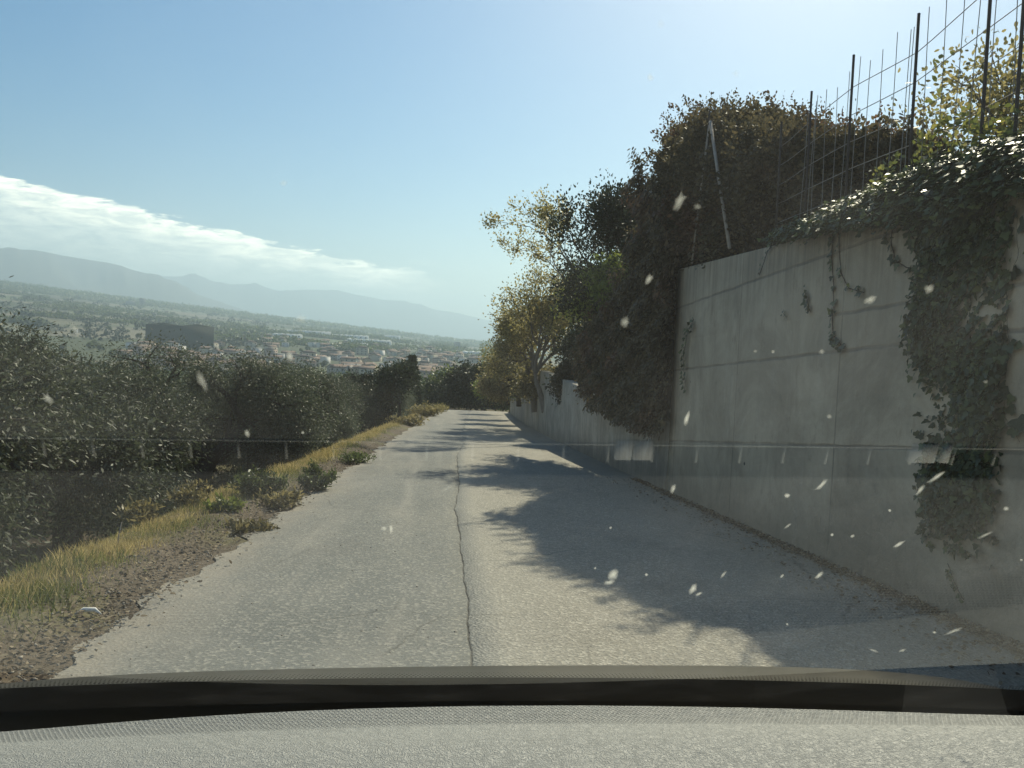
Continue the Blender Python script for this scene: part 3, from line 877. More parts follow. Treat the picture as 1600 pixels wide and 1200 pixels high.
strand([(1303, 345), (1300, 400), (1303, 450), (1300, 500), (1303, 525), (1318, 545)], 'longest single ivy tendril hanging straight down the middle of the concrete', 1, 46)
strand([(1308, 350), (1312, 400), (1314, 425), (1325, 450), (1350, 457)], 'short ivy tendril curling away beside the longest one', 2, 22, .045)
strand([(1215, 368), (1198, 395), (1186, 430)], 'thin ivy tendril near the far end of the wall top', 3, 22, .035)
strand([(1396, 350), (1392, 380), (1398, 405), (1416, 418), (1432, 420)], 'hooked ivy tendril joining the thick ivy column', 4, 24, .05)
strand([(1412, 340), (1420, 360), (1432, 380)], 'short ivy tendril just above the hooked one', 5, 14, .05)
strand([(1084, 498), (1075, 520), (1068, 560), (1072, 600), (1070, 612)], 'clinging ivy sprig low on the far end of the tall wall', 6, 70, .055, jit=.05)
strand([(1258, 455), (1262, 475), (1264, 488)], 'small dark ivy tuft alone on the middle of the wall', 7, 22, .05, jit=.025)
strand([(1224, 490), (1227, 497)], 'tiny ivy tuft beside the small dark one', 8, 8, .035)
strand([(1588, 330), (1590, 400), (1575, 450), (1578, 540), (1570, 600), (1568, 650), (1590, 690)], 'large-leaved ivy strand at the right edge past the thick column', 9, 60, .085, jit=.04)
strand([(1480, 880), (1487, 900), (1502, 935)], 'dry ivy wisp low under the thick ivy column', 10, 18, .03)

# mound of ivy trailing along the wall top
r = np.random.default_rng(44)
root = empty('ivy_mound', (3.4, 5, float(walltop(5))), 'mound of glossy ivy lying along the wall top above the thick column', 'ivy'); iv = -Vector(root.location)
toppx = [(1215, 372, 360), (1250, 365, 352), (1290, 362, 342), (1330, 356, 318), (1370, 350, 300), (1410, 345, 282), (1450, 345, 262), (1490, 335, 250), (1530, 330, 240), (1570, 322, 230), (1600, 300, 225), (1700, 290, 190)]
Yt = atX([p[0] for p in toppx], [p[2] for p in toppx], 3.42); Yl = atX([p[0] for p in toppx], [p[1] for p in toppx], 3.30)
n = 15000; tt = r.random(n)**.75*(len(toppx)-1.001); i0 = tt.astype(int); f = (tt-i0)[:, None]
Pt = Yt[i0]*(1-f)+Yt[i0+1]*f; Pl = Yl[i0]*(1-f)+Yl[i0+1]*f
ph = r.random(n)*math.pi*.5; hgt = (Pt[:, 2]-Pl[:, 2])
P = np.stack([3.50-.30*np.cos(ph)*np.clip(hgt/.2, .3, 1), Pt[:, 1], Pl[:, 2]+hgt*np.sin(ph)], -1)
P += r.normal(size=(n, 3))*np.array([.04, .05, .035])
back = r.random(n) < .3; P[back, 0] += r.random(back.sum())*.7
Nn = np.stack([-np.cos(ph)*.8, r.normal(size=n)*.4, np.sin(ph)+.4], -1)
D = np.stack([-np.ones(n)*.6, r.normal(size=n)*.8, -.35+r.normal(size=n)*.35], -1)
o = leafobj('leaves', [leaves(P, D, (.038*(.6+.9*r.random(n))), 'ivy', normal=Nn, r=r)], M['ivy'], root); o.location = iv
r = np.random.default_rng(45)
for k in range(26):
    mb = MB()
    y0 = 3.6+r.random()*4.5; z0 = float(walltop(y0)); L = .4+.7*r.random(); a = r.normal()*.5
    mb.tube([(3.45+r.normal()*.1, y0+a*s*L, z0+s*.12*math.sin(s*3)) for s in np.linspace(0, 1, 5)], .005, 4); mb.build('stem', M['bark'], root, loc=iv)

# climbing vine shoots on the fence
root = empty('climbing_vine', (3.5, 5.8, 2), 'leafy yellow green shoots climbing the fence above the ivy mound', 'vine'); iv = -Vector(root.location)
pts = []
for px0, yb, yt in [(1462, 240, 95), (1470, 230, 180), (1500, 240, 170), (1395, 290, 240), (1440, 250, 205), (1520, 235, 190), (1550, 225, 175), (1585, 225, 160), (1370, 300, 262)]:
    q = atX([px0, px0+4], [yb, yt], 3.5); mm = 60
    t_ = r.random(mm)**1.3; pts.append(q[0]*(1-t_[:, None])+q[1]*t_[:, None]+r.normal(size=(mm, 3))*np.array([.03, .06, .03]))
P = np.concatenate(pts); n = len(P)
o = leafobj('leaves', [leaves(P, r.normal(size=(n, 3))+np.array([0, 0, .3]), .045*(.6+.8*r.random(n)), 'oval', r=r)], M['ivylit'], root); o.location = iv

# ------------------------------------------------------------------ trees on the bank
ev = make_tree('evergreen_tree', 'dark evergreen tree crown left of the huge creeper hedge', 'tree', 101, 5.6, .8, .14, 42000, 'oval', .075, M['dark'], M['bark'], clump=.5, trunk_h=.3)
P0 = atY(972, 560, 19.5); ev.scale = (.88, .88, .95); ev.location = (P0[0], 19.5, float(P0[2])-.9)
ev2 = make_tree('evergreen_tree', 'second evergreen behind the bare-branched tree, nearer the road end', 'tree', 102, 3.4, .8, .12, 26000, 'oval', .08, M['dark'], M['bark'], clump=.5, trunk_h=.3)
P0 = atY(940, 590, 25); ev2.location = (P0[0], 25, float(P0[2])-.6)
yt1 = make_tree('autumn_tree', 'slender half bare tree with yellowing leaves leaning over the road', 'tree', 113, 7.7, .5, .12, 11000, 'oval', .085, M['yellow'], M['greybark'], clump=.33, trunk_h=.25, lean=(-.10, -.05), levels=6, split=2, bare=.8, up=.5)
P0 = atY(888, 600, 28); yt1.location = (P0[0], 28, float(P0[2])-.9)
yt2 = make_tree('autumn_tree', 'lower golden leaved tree under the half bare tree', 'tree', 114, 5.2, .55, .09, 12000, 'oval', .09, M['yellow'], M['greybark'], clump=.36, trunk_h=.16, lean=(-.12, 0), levels=5, split=3, bare=.2, up=.4)
P0 = atY(838, 610, 34); yt2.location = (P0[0], 34, float(P0[2])-.7)
yt3 = make_tree('autumn_tree', 'yellow green tree behind the fence at the top right corner', 'tree', 119, 3.9, .7, .08, 9000, 'oval', .06, M['yellow'], M['greybark'], clump=.36, trunk_h=.3, levels=4, split=3)
P0 = atY(1830, 200, 8.0); yt3.location = (P0[0], 8.0, float(P0[2])-2.2)
yt4 = make_tree('autumn_tree', 'broad yellow green tree standing between the half bare tree and the ochre shrubs', 'tree', 141, 6.0, .5, .1, 15000, 'oval', .09, M['yellow'], M['greybark'], clump=.36, trunk_h=.2, levels=5, split=3, bare=.35, up=.4)
P0 = atY(858, 600, 30); yt4.location = (P0[0], 31, float(P0[2])-1.0)
shr = [('ochre_shrub', 'ochre shrub spilling over the low wall under the golden tree', 812, 540, 40, 3.0, 'ochre', 121),
       ('ochre_shrub', 'second ochre shrub on the bank nearer the streaked wall', 852, 560, 34.5, 2.2, 'ochre', 122),
       ('ochre_shrub', 'yellow green shrub hanging at the far end of the low wall', 775, 570, 56, 2.8, 'bright', 123),
       ('dark_shrub', 'dark shrub between the two ochre shrubs above the low wall', 795, 575, 46, 2.7, 'dark', 124),
       ('dark_shrub', 'low dark shrub on top of the streaked wall', 905, 560, 26, 1.2, 'dark', 125)]
for nm, lb, px_, py_, Y_, H_, mt_, sd_ in shr:
    o = make_tree(nm, lb, 'shrub', sd_, H_, .95, .06, 13000, 'oval', .09, M[mt_], M['bark'], clump=.42, trunk_h=.15, levels=3, split=4, up=.1)
    x_ = pxX(px_, Y_); o.location = (x_, Y_, float(walltop(Y_))-.2); o.scale = (1.0, 1.0, 1)
for nm, lb, poly, X_, mt_, sd_, nn_ in [
    ('hanging_shrub', 'ochre leaved shrub curtain drooping over the low wall', [(780, 520), (800, 500), (835, 505), (838, 550), (832, 590), (815, 590), (800, 626), (792, 598), (780, 606), (770, 590)], 4.05, 'ochre', 51, 6000),
    ('hanging_shrub', 'yellowish bush tip at the far end of the low wall', [(752, 540), (768, 530), (780, 545), (778, 600), (766, 612), (756, 590)], 4.7, 'bright', 52, 2600)]:
    curtain(nm, lb, 'shrub', poly, X_, nn_, .14, 'oval', M[mt_], bulge=.5, core=False, seed=sd_, ragged=.3)

# ------------------------------------------------------------------ verge: grass, weeds, litter
def gz(x, y): return ground(x, y)
def scatter_blades(name, n, y0, y1, xfun, hfun, matl, seed, tilt=.35, keep=None, wide=1.0):
    r = np.random.default_rng(seed); t = r.random(n)
    Y = y0*(y1/y0)**t if y0 > 0 else y0+(y1-y0)*t
    xr = xfun(r, n, Y); X = xr+shift(Y)
    if keep is not None: k = keep(xr, Y, r); X, Y, xr = X[k], Y[k], xr[k]
    P = np.stack([X, Y, ground(X, Y)-.01], -1); h = hfun(r, len(X), xr, Y)
    D = np.stack([r.normal(size=len(X))*tilt, r.normal(size=len(X))*tilt, np.ones(len(X))], -1)
    V, F, c = leaves(P, D, h, 'blade', bend=.35, r=r)
    return mesh(name, V, F, matl, cols={'rnd': c})
clumpn = lambda x, y: .5+.25*np.sin(x*3.1+y*1.7)+.25*np.sin(y*4.3-x*2.2)
def hd(r, n, xr, Y): return (.035+.15*r.random(n)**1.6*clumpn(xr, Y))*np.clip(.7+Y*.02, 0, 1.3)
o = scatter_blades('dry_grass', 100000, 2.2, 62, lambda r, n, Y: -2.66+r.normal(size=n)*.16-.12*np.sin(Y*.7), hd, M['drygrass'], 1,
                   keep=lambda xr, Y, r: (xr < -2.15) & (r.random(len(xr)) < .2+clumpn(xr*1.3, Y)))
tag(o, 'yellow dry grass strip along the left road edge', 'grass', kind='stuff')
o = scatter_blades('green_grass', 34000, 2.2, 40, lambda r, n, Y: -2.45+r.normal(size=n)*.22, lambda r, n, xr, Y: .04+.11*r.random(n)*clumpn(xr+2, Y), M['grass'], 2,
                   keep=lambda xr, Y, r: (xr < -2.02) & (r.random(len(xr)) < 1.3*clumpn(xr*.7+4, Y*1.5)-.15))
tag(o, 'short green grass between the dry grass and the gravel edge', 'grass', kind='stuff')
o = scatter_blades('grove_weeds', 22000, 5, 45, lambda r, n, Y: -3.6-r.random(n)**1.2*10, lambda r, n, xr, Y: .05+.14*r.random(n), M['ochre'], 3,
                   keep=lambda xr, Y, r: r.random(len(xr)) < 1.6*clumpn(xr, Y)-.4, tilt=.7)
tag(o, 'sparse dry weeds on the grove floor under the olives', 'weeds', kind='stuff')


def weed(label, x, y, R, H, n, mt, seed, cat='weed', nm='roadside_weed', lsz=.06, shape='lance'):
    r = np.random.default_rng(seed); root = empty(nm, (x, y, float(ground(x, y))), label, cat)
    mb = MB(); sets = []
    for k in range(max(8, int(n/70))):
        a = r.random()*6.283; rr_ = R*r.random()**.5; h = H*(.5+.5*r.random())*(1-.4*rr_/R)
        tip = np.array([math.cos(a)*rr_, math.sin(a)*rr_, h]); P = np.stack([tip*np.array([s*.8+.2*s*s, s*.8+.2*s*s, s]) for s in np.linspace(0, 1, 5)])
        mb.tube(P, .004, 3, cap=False)
        m_ = 70; t_ = .25+.75*r.random(m_); PP = tip*t_[:, None]+r.normal(size=(m_, 3))*R*.09
        PP[:, 2] = np.abs(PP[:, 2])
        sets.append(leaves(PP, r.normal(size=(m_, 3))+np.array([0, 0, .5]), lsz*(.5+.9*r.random(m_)), shape, r=r))
    mb.build('stem', M['bark'], root); leafobj('leaves', sets, M[mt], root)
    return root
def atg(px, py):
    """point where the pixel's ray meets the verge"""
    Y = 2.0
    for _ in range(4000):
        p = atY(px, py, Y)
        if p[2] <= float(ground(p[0], Y)): return p
        Y *= 1.004
    return p
W = [('dark green bushy weed at the road edge, tallest of the roadside weeds', 490, 768, .30, .40, 2800, 'green'),
     ('dark green weed behind the yellow grass, second back from the tallest weed', 405, 775, .36, .34, 2400, 'green'),
     ('pale dry weed on the road edge just in front of the tallest weed', 440, 795, .28, .24, 1200, 'ochre'),
     ('brownish dead weed clump beyond the grass beside the olive shade', 300, 790, .32, .3, 700, 'ochre'),
     ('second dead weed clump nearer the camera under the olives', 240, 815, .3, .25, 500, 'ochre'),
     ('small creeping weed spreading on the gravel edge', 385, 832, .28, .08, 900, 'ochre'),
     ('low green weed at the foot of the grass near the gravel', 350, 800, .2, .15, 800, 'bright'),
     ('green weed on the verge where the grass narrows', 560, 725, .4, .26, 1500, 'green'),
     ('tan dry shrub at the bend on the left road end', 665, 650, 1.1, .75, 2200, 'ochre'),
     ('tan dry grass tussock farther along at the bend', 684, 644, 1.1, .6, 1800, 'yellow'),
     ('brown tussock below the verge oak', 640, 665, .9, .5, 1300, 'ochre')]
for i, (lb, px_, py_, R_w, H_w, n_w, mt_) in enumerate(W):
    p = atg(px_, py_); weed(lb, float(p[0]), float(p[1]), R_w, H_w, n_w, mt_, 300+i, lsz=.06 if p[1] < 25 else .13)

# pebbles, leaf litter
def pebbles(name, label, n, xf, y0, y1, smax, seed, mt, kind='stuff'):
    r = np.random.default_rng(seed); Y = y0*(y1/y0)**r.random(n); xr = xf(r, n, Y); X = xr+shift(Y)
    base = np.array([(1, 0, 0), (0, 1, 0), (-1, 0, 0), (0, -1, 0), (0, 0, .7), (0, 0, -.7)], float)
    s = smax*(.25+.75*r.random(n)**3); jit = 1+.35*r.normal(size=(n, 6, 1))
    z = np.maximum(ground(X, Y)+.02, np.where(xr > -1.75, zroad(Y)+.012, -99))
    V = np.stack([X, Y, z+s*.2], -1)[:, None]+s[:, None, None]*base[None]*jit
    F = np.array([(0, 1, 4), (1, 2, 4), (2, 3, 4), (3, 0, 4), (1, 0, 5), (2, 1, 5), (3, 2, 5), (0, 3, 5)])
    FF = (np.arange(n)[:, None, None]*6+F[None]).reshape(-1, 3)
    return tag(mesh(name, V.reshape(-1, 3), FF, M[mt], cols={'rnd': np.repeat(r.random(n), 6)}), label, 'gravel', kind=kind)
pebbles('gravel', 'loose stones and crumbs along the left road edge', 3400, lambda r, n, Y: -1.93+r.normal(size=n)*.13, 2.2, 30, .014, 1, 'stone')
pebbles('grit', 'fine grit strewn over the road', 1800, lambda r, n, Y: -1.9+5.1*r.random(n)**1.4, 2.4, 20, .008, 2, 'stone')
def litter(name, label, n, xf, y0, y1, seed, mt='litter', sz=.05):
    r = np.random.default_rng(seed); Y = y0*(y1/y0)**r.random(n); xr = xf(r, n, Y); X = xr+shift(Y)
    z = np.maximum(ground(X, Y)+.02, np.where(xr > -1.75, zroad(Y)+.028, -99))+r.random(n)*.015
    D = np.stack([r.normal(size=n), r.normal(size=n), r.normal(size=n)*.25], -1); Nn = np.stack([r.normal(size=n)*.4, r.normal(size=n)*.4, np.ones(n)], -1)
    V, F, c = leaves(np.stack([X, Y, z], -1), D, sz*(.5+.8*r.random(n)), 'oval', normal=Nn, r=r, fold=.3)
    return tag(mesh(name, V, F, M[mt], cols={'rnd': c}), label, 'leaf litter', kind='stuff')
litter('leaf_litter', 'brown fallen leaves heaped along the foot of the tall wall', 6500, lambda r, n, Y: 3.27-np.abs(r.normal(size=n))*.07-(r.random(n) < .12)*r.random(n)*.5, 3.2, 14, 3, sz=.036)
litter('verge_litter', 'dry leaves on the gravel of the left road edge', 3800, lambda r, n, Y: -1.98+r.normal(size=n)*.15, 2.2, 20, 4, sz=.035)
p = atg(138, 966); mb = MB(); mb.tube([p+np.array([-.07, -.01, .025]), p+np.array([-.03, .012, .045]), p+np.array([.03, .015, .045]), p+np.array([.07, .0, .025])], [.006, .014, .013, .004], 8)
tag(mb.build('litter_scrap', M['paper'], smooth=True), 'white curved scrap of litter on the gravel edge', 'litter')
p = atg(30, 897); mb = MB(); mb.tube([p+np.array([-.10, 0, .03]), p+np.array([.0, .03, .05]), p+np.array([.12, .02, .03])], [.006, .009, .004], 6)
tag(mb.build('dry_stick', M['greywood']), 'short pale stick lying in the grass on the left', 'stick')
p = atg(183, 860); mb = MB(); mb.tube([p+np.array([0, 0, -.02]), p+np.array([.01, 0, .12]), p+np.array([.03, 0, .22])], [.006, .005, .003], 6)
tag(mb.build('dry_stalk', M['greywood']), 'single pale dry stalk standing up in the yellow grass', 'stalk')

# ------------------------------------------------------------------ the town on the plain
def flat(name, col, rough=.85): return simple(name, col, rough, .2, .35, .12)
WALLS = {'cream': flat('cream_render', (.42, .38, .31)), 'white': flat('white_render', (.60, .58, .55)), 'ochre': flat('ochre_render', (.36, .28, .20)),
         'pink': flat('pink_render', (.35, .27, .23)), 'grey': flat('grey_render', (.32, .31, .29))}
ROOF = {'red': simple('terracotta_tiles', (.165, .118, .095), .9, .1, .8, .35), 'brown': simple('brown_tiles', (.14, .11, .095), .9, .1, .8, .35), 'flat': simple('pale_flat_roof', (.45, .42, .39), .9, .1, .5, .2)}
M['pane'] = simple('dark_window', (.03, .035, .045), .2, .6)
def house(label, w_, d_, h_, wall_, roof_, group, hip=False, chim=True):
    root = empty('town_house', (0, 0, 0), label, 'house', group)
    mb = MB(); mb.box((-w_/2, -d_/2, -3), (w_/2, d_/2, h_))
    if roof_ != 'flat' and not hip:
        rh = d_*.20
        mb.add([(-w_/2, -d_/2, h_), (-w_/2, d_/2, h_), (-w_/2, 0, h_+rh), (w_/2, -d_/2, h_), (w_/2, d_/2, h_), (w_/2, 0, h_+rh)], [(0, 1, 2), (3, 5, 4)])
    mb.build('wall', WALLS[wall_], root)
    e = .5; mb = MB(); rh = d_*.20; t_ = .25; z0 = h_+.02-.1
    if roof_ == 'flat':
        mb.box((-w_/2-.2, -d_/2-.2, h_+.02), (w_/2+.2, d_/2+.2, h_+.5))
    elif hip:
        a = w_/2+e; c = d_/2+e; rg = max(.5, w_/2-d_/2)
        mb.add([(-a, -c, z0), (a, -c, z0), (a, c, z0), (-a, c, z0), (-rg, 0, z0+rh+t_), (rg, 0, z0+rh+t_)], [(0, 1, 5, 4), (1, 2, 5), (2, 3, 4, 5), (3, 0, 4), (0, 3, 2, 1)])
    else:
        a = w_/2+e; c = d_/2+e
        for s in (-1, 1):
            mb.add([(-a, s*c, z0), (a, s*c, z0), (a, 0, z0+rh+t_), (-a, 0, z0+rh+t_), (-a, s*c, z0+t_), (a, s*c, z0+t_), (a, 0, z0+rh+2*t_), (-a, 0, z0+rh+2*t_)],
                   [(0, 3, 2, 1), (4, 5, 6, 7), (0, 1, 5, 4), (1, 2, 6, 5), (3, 0, 4, 7), (2, 3, 7, 6)])
    rf = mb.build('roof', ROOF[roof_], root)
    if chim:
        mb = MB(); mb.box((w_*.2, .8, h_), (w_*.2+.8, 1.6, h_+rh+1.6)); mb.build('chimney', WALLS['grey'], rf)
    nfl = max(1, int(h_/3)); nw = max(2, int(w_/4)); 
    for f_ in range(nfl):
        for k in range(nw):
            x = -w_/2+(k+.5)*w_/nw; z = 1+f_*3.0
            mb = MB(); mb.box((x-.6, -d_/2-.06, z), (x+.6, -d_/2-.003, z+1.4)); mb.build('window', M['pane'], root)
    return root
GH = 'houses of the town on the plain'
HV = [house('small cream house under a red gable roof in the town', 11, 9, 6, 'cream', 'red', GH),
      house('white house with a flat roof in the town', 10, 10, 6.5, 'white', 'flat', GH, chim=False),
      house('long ochre house with a red gable roof in the town', 17, 9, 6, 'ochre', 'red', GH),
      house('pinkish house under a hipped brown roof in the town', 12, 11, 7, 'pink', 'brown', GH, hip=True),
      house('cream three storey block with a brown hipped roof in the town', 15, 11, 9.5, 'cream', 'brown', GH, hip=True),
      house('grey unrendered house with a red roof in the town', 12, 9, 6, 'grey', 'red', GH),
      house('terracotta roofed low ochre shed in the town', 22, 12, 4, 'ochre', 'red', GH, chim=False)]
hu = set(); rh_ = np.random.default_rng(77); cnt = 0
def putR(o, px_, R, rz=0.0, s=1.0, dz=0.0):
    A_ = pxaz(px_); x = R*math.sin(A_); y = R*math.cos(A_)
    o.location = (x, y, float(ground(x, y))+dz); o.rotation_euler = (0, 0, rz-A_); o.scale = (s, s, s); return o
for i in range(210):
    px_ = 190+600*rh_.random()**.75; R = 760*(2.55**rh_.random()) if px_ > 400 else 780*(1.8**rh_.random())
    v = i % 7; o = HV[v] if v not in hu else copy_tree(HV[v]); hu.add(v)
    putR(o, px_, R, (rh_.normal()*.45)+(.0 if rh_.random() < .7 else 1.57), .95+.45*rh_.random())
LM = [('white house with two dark windows at the town edge among the near treetops', 348, 720, 11, 10, 6, 'white', 'flat', False),
      ('pale gabled house with a big plain side wall above the olive tops', 372, 700, 10, 10, 6, 'white', 'brown', False),
      ('cream house beside the long dark hall, half behind the olives', 268, 760, 13, 10, 6, 'cream', 'brown', True),
      ('long brick red slab building in front of the town, nearest the cypresses', 681, 640, 19, 9, 8, 'pink', 'brown', False),
      ('small white house on the plain at the far left', 118, 1500, 10, 8, 6, 'white', 'flat', False),
      ('white chapel with a pointed roof in the middle of the town', 562, 900, 7, 7, 8, 'white', 'flat', False)]
for lb, px_, R, w_, d_, h_, wl, rf, hp in LM:
    o = house(lb, w_, d_, h_, wl, rf, None, hip=hp, chim=False); o.name = 'house'
    putR(o, px_, R, .15, 1.0)


def shed(name, label, px_, R, w_, d_, h_, mt, mr, cat='building', dz=0, rz=0.0, bands=True, nb=None, rise=1.6):
    root = empty(name, (0, 0, 0), label, cat); mb = MB(); mb.box((-w_/2, -d_/2, -25), (w_/2, d_/2, h_)); mb.build('wall', mt, root)
    mb = MB(); nb = nb or max(1, int(w_/14))
    for k in range(nb):
        x0 = -w_/2+k*w_/nb; x1 = x0+w_/nb; z0 = h_+.03; zz = h_+rise
        mb.add([(x0, -d_/2, z0), (x1, -d_/2, z0), (x1, d_/2, z0), (x0, d_/2, z0), ((x0+x1)/2, -d_/2, zz), ((x0+x1)/2, d_/2, zz)], [(0, 1, 4), (3, 5, 2), (0, 4, 5, 3), (1, 2, 5, 4)])
    mb.build('roof', mr, root)
    if bands:
        for k in range(min(nb, 8)):
            x0 = -w_/2+(k+.3)*w_/nb; mb = MB(); mb.box((x0, -d_/2-.08, .2), (x0+w_/nb*.35, -d_/2-.004, h_*.6)); mb.build('door', M['pane'], root)
    putR(root, px_, R, rz, dz=dz); return root
M['plast'] = simple('greenhouse_film', (.82, .84, .82), .35, .5, .05, .08); M['darkhall'] = simple('dark_green_cladding', (.035, .045, .038), .8, .2, .15, .3)
M['palewall'] = simple('pale_factory_wall', (.70, .70, .68), .8, .2, .1, .1)
R_hall = 1250
zt = float(atY(280, 506, R_hall*math.cos(pxaz(280)))[2])
dh = shed('dark_hall', 'long dark green hall standing above the olive tops on the left', 279, R_hall, 88, 30, 14, M['darkhall'], M['darkhall'], bands=False, nb=2, rise=3.2)
dh.location.z = zt-16.5
for lb, p0, p1, R, h_ in [('longest white greenhouse roof in the middle of the plain', 428, 512, 2600, 9), ('white greenhouse row right of the longest one', 512, 572, 2650, 9),
                          ('near white greenhouse block below the long ones', 540, 608, 2250, 9), ('low white shed in front of the longest greenhouse', 425, 468, 2150, 6),
                          ('white factory roofs at the right of the plain near the yellow shrubs', 706, 752, 1900, 9), ('small pale factory above the town', 598, 622, 3300, 14),
                          ('tiny white shed on the far plain', 560, 572, 1900, 6), ('white roofed shed right of the slim conifer', 674, 686, 1850, 6)]:
    w_ = (p1-p0)/FPX*R; nm = 'greenhouse' if 'greenhouse' in lb else 'factory'
    shed(nm, lb, (p0+p1)/2, R, w_, w_*.3+12, h_, M['palewall'], M['plast'], cat=nm, rz=-.04)
def block(label, px_, R, w_, h_):
    o = house(label, w_, w_*.8, h_, 'grey', 'flat', None, chim=False); o.name = 'tower_block'; o['category'] = 'tower block'; putR(o, px_, R)
block('tall grey tower block on the far left of the plain', 219, 4300, 26, 40)
block('lower grey block beside the far tower block', 200, 4300, 40, 20)
block('pale white tower in the fields left of the dark hall', 238, 2600, 12, 17)
block('small white house tower at the far left of the plain', 146, 3200, 9, 14)
block('dark grey block pair on the right of the plain', 712, 2500, 18, 24)

# trees of the plain: single crowns between the houses, and the far woods as one mass
tt_ = make_tree('town_tree', 'rounded dark green tree standing among the town houses', 'tree', 131, 8, .9, .2, 900, 'quad', 1.0, M['green'], M['bark'], 'trees among the town houses', clump=1.3, levels=3, split=3)
for i in range(150):
    o = tt_ if i == 0 else copy_tree(tt_)
    putR(o, 90+700*rh_.random(), 600*(3.0**rh_.random()), rh_.random()*6, .7+.6*rh_.random())
r = np.random.default_rng(88)
def woods(name, label, n, px0, px1, R0, R1, s0, s1, mt, seed, rows=True):
    r = np.random.default_rng(seed); m_ = n
    if rows:
        nr_ = 60; rc = r.integers(0, nr_, m_); cpx = px0+(px1-px0)*r.random(nr_); cR = R0*(R1/R0)**r.random(nr_); ln = 15+50*r.random(nr_)
        px_ = cpx[rc]+r.normal(size=m_)*ln[rc]*.7; R = cR[rc]*(1+r.normal(size=m_)*.006)
    else: px_ = px0+(px1-px0)*r.random(m_); R = R0*(R1/R0)**r.random(m_)
    A_ = np.arctan((px_-800)/FPX)+YAW; X = R*np.sin(A_); Y = R*np.cos(A_); s = s0+(s1-s0)*r.random(m_)**1.5
    q = 40; dv = unit(r.normal(size=(m_, q, 3))); dv[..., 2] = np.abs(dv[..., 2])
    P = np.stack([X, Y, ground(X, Y)+.1*s], -1)[:, None]+dv*s[:, None, None]*(.55+.45*r.random((m_, q, 1)))*np.array([1.15, 1.15, 1.0])
    P = P.reshape(-1, 3); D = r.normal(size=P.shape)
    V, F, c = leaves(P, D, np.repeat(s, q)*.55, 'quad', r=r)
    return tag(mesh(name, V, F, M[mt], cols={'rnd': c}), label, 'woods', kind='stuff')
woods('far_woods', 'grey green tree lines across the distant plain', 2600, 0, 800, 1500, 5200, 7, 12, 'green', 1)
woods('left_woods', 'scattered dark trees on the plain behind the olive tops', 260, -60, 420, 1300, 4600, 7, 14, 'dark', 7, rows=False)
woods('foothill_woods', 'hazy dark woods along the far edge of the plain', 2600, -60, 800, 4600, 6300, 12, 24, 'green', 2, rows=False)
woods('slope_woods', 'mixed trees on the slope between the grove and the town', 900, 60, 800, 300, 720, 4, 7, 'green', 3, rows=False)

# ------------------------------------------------------------------ the car round the camera
CROLL = rad(-1.3)
carm = Matrix.Translation(Vector(EYE)) @ Matrix.Rotation(-math.atan(SL), 4, 'X') @ Matrix.Rotation(CROLL, 4, 'Y')
car = empty('car', (0, 0, 0), 'car seen from inside, grey leather dashboard below a dusty windshield', 'car')
car.matrix_world = carm
# car frame: y forward, z up, origin at the eye.  windshield plane z = .3125-.65 y
def zg(y): return .3125-.65*y
def car_ray(px, py):
    r_ = ray(px, py); Mi = np.array(carm.to_3x3().inverted()); return r_@Mi.T
def on_glass(px, py):
    r_ = car_ray(px, py); t = .3125/(r_[..., 2]+.65*r_[..., 1]); return r_*t[..., None]

# dashboard
m, t, b = mat('grained_grey_leather', .55, .45); M['dash'] = m
oc = t.new('ShaderNodeTexCoord').outputs['Object']; ox, oy, oz = t.sep(oc)
b.inputs['Base Color'].default_value = (.36, .37, .36, 1)
grainv = t.vor(t.mix(.05, oc, t.noise(oc, 60, 2, out=1)), 330.0)
wrk = t.noise(oc, 140, 4, .7)
hx = t.m('FRACT', t.m('DIVIDE', ox, .0052)); row = t.m('FLOOR', t.m('DIVIDE', oy, .0045))
hx = t.m('FRACT', t.m('ADD', t.m('DIVIDE', ox, .0052), t.m('MULTIPLY', row, .5))); hy_ = t.m('FRACT', t.m('DIVIDE', oy, .0045))
dd_ = t.m('SQRT', t.m('ADD', t.m('POWER', t.m('SUBTRACT', hx, .5), 2.0), t.m('POWER', t.m('SUBTRACT', hy_, .5), 2.0)))
hole = t.ss(dd_, .26, .40, 1, 0)
stripm = t.attr('perf'); hm = t.m('MULTIPLY', hole, stripm)
basec = t.mix(t.noise(oc, 5, 3), (.175, .18, .17), (.235, .238, .225))
basec = t.mix(t.m('MULTIPLY', t.ss(t.noise(oc, 420, 2), .62, .7), .25), basec, (.6, .6, .57))
t.put(b.inputs['Base Color'], t.mix(t.m('MULTIPLY', hm, .72), basec, (.06, .062, .06)))
t.put(b.inputs['Normal'], t.bump(t.m('SUBTRACT', t.m('ADD', grainv, t.m('MULTIPLY', wrk, .7)), t.m('MULTIPLY', hm, 2.0)), .7, .0020))
M['black'] = simple('black_rubber', (.008, .010, .011), .5, .12, 40, .3)
M['slot'] = simple('dark_vent_plastic', (.06, .06, .058), .6, .3)
M['rib'] = simple('vent_rib_plastic', (.50, .50, .47), .6, .3)
M['pad'] = simple('pale_sensor_cover', (.92, .92, .88), .6, .3, 60, .1)
M['trim'] = simple('pale_trim_edge', (.62, .62, .58), .5, .4)
_q = car_ray(np.array([-400, 0, 400, 800, 1200, 1600, 2000]), np.array([1195, 1141, 1115, 1105, 1107, 1117, 1136])); _q = _q*(-.356/_q[:, 2])[:, None]; _kf = np.polyfit(_q[:, 0], _q[:, 1], 3)
def yfront(x): return np.polyval(_kf, np.asarray(x, float))
def zdash(x, y):
    x = np.asarray(x, float); y = np.asarray(y, float)
    z = -.338-.018*sstep(y, .80, .93)
    return z-.05*sstep(-y, -.60, -.25)+.0*x
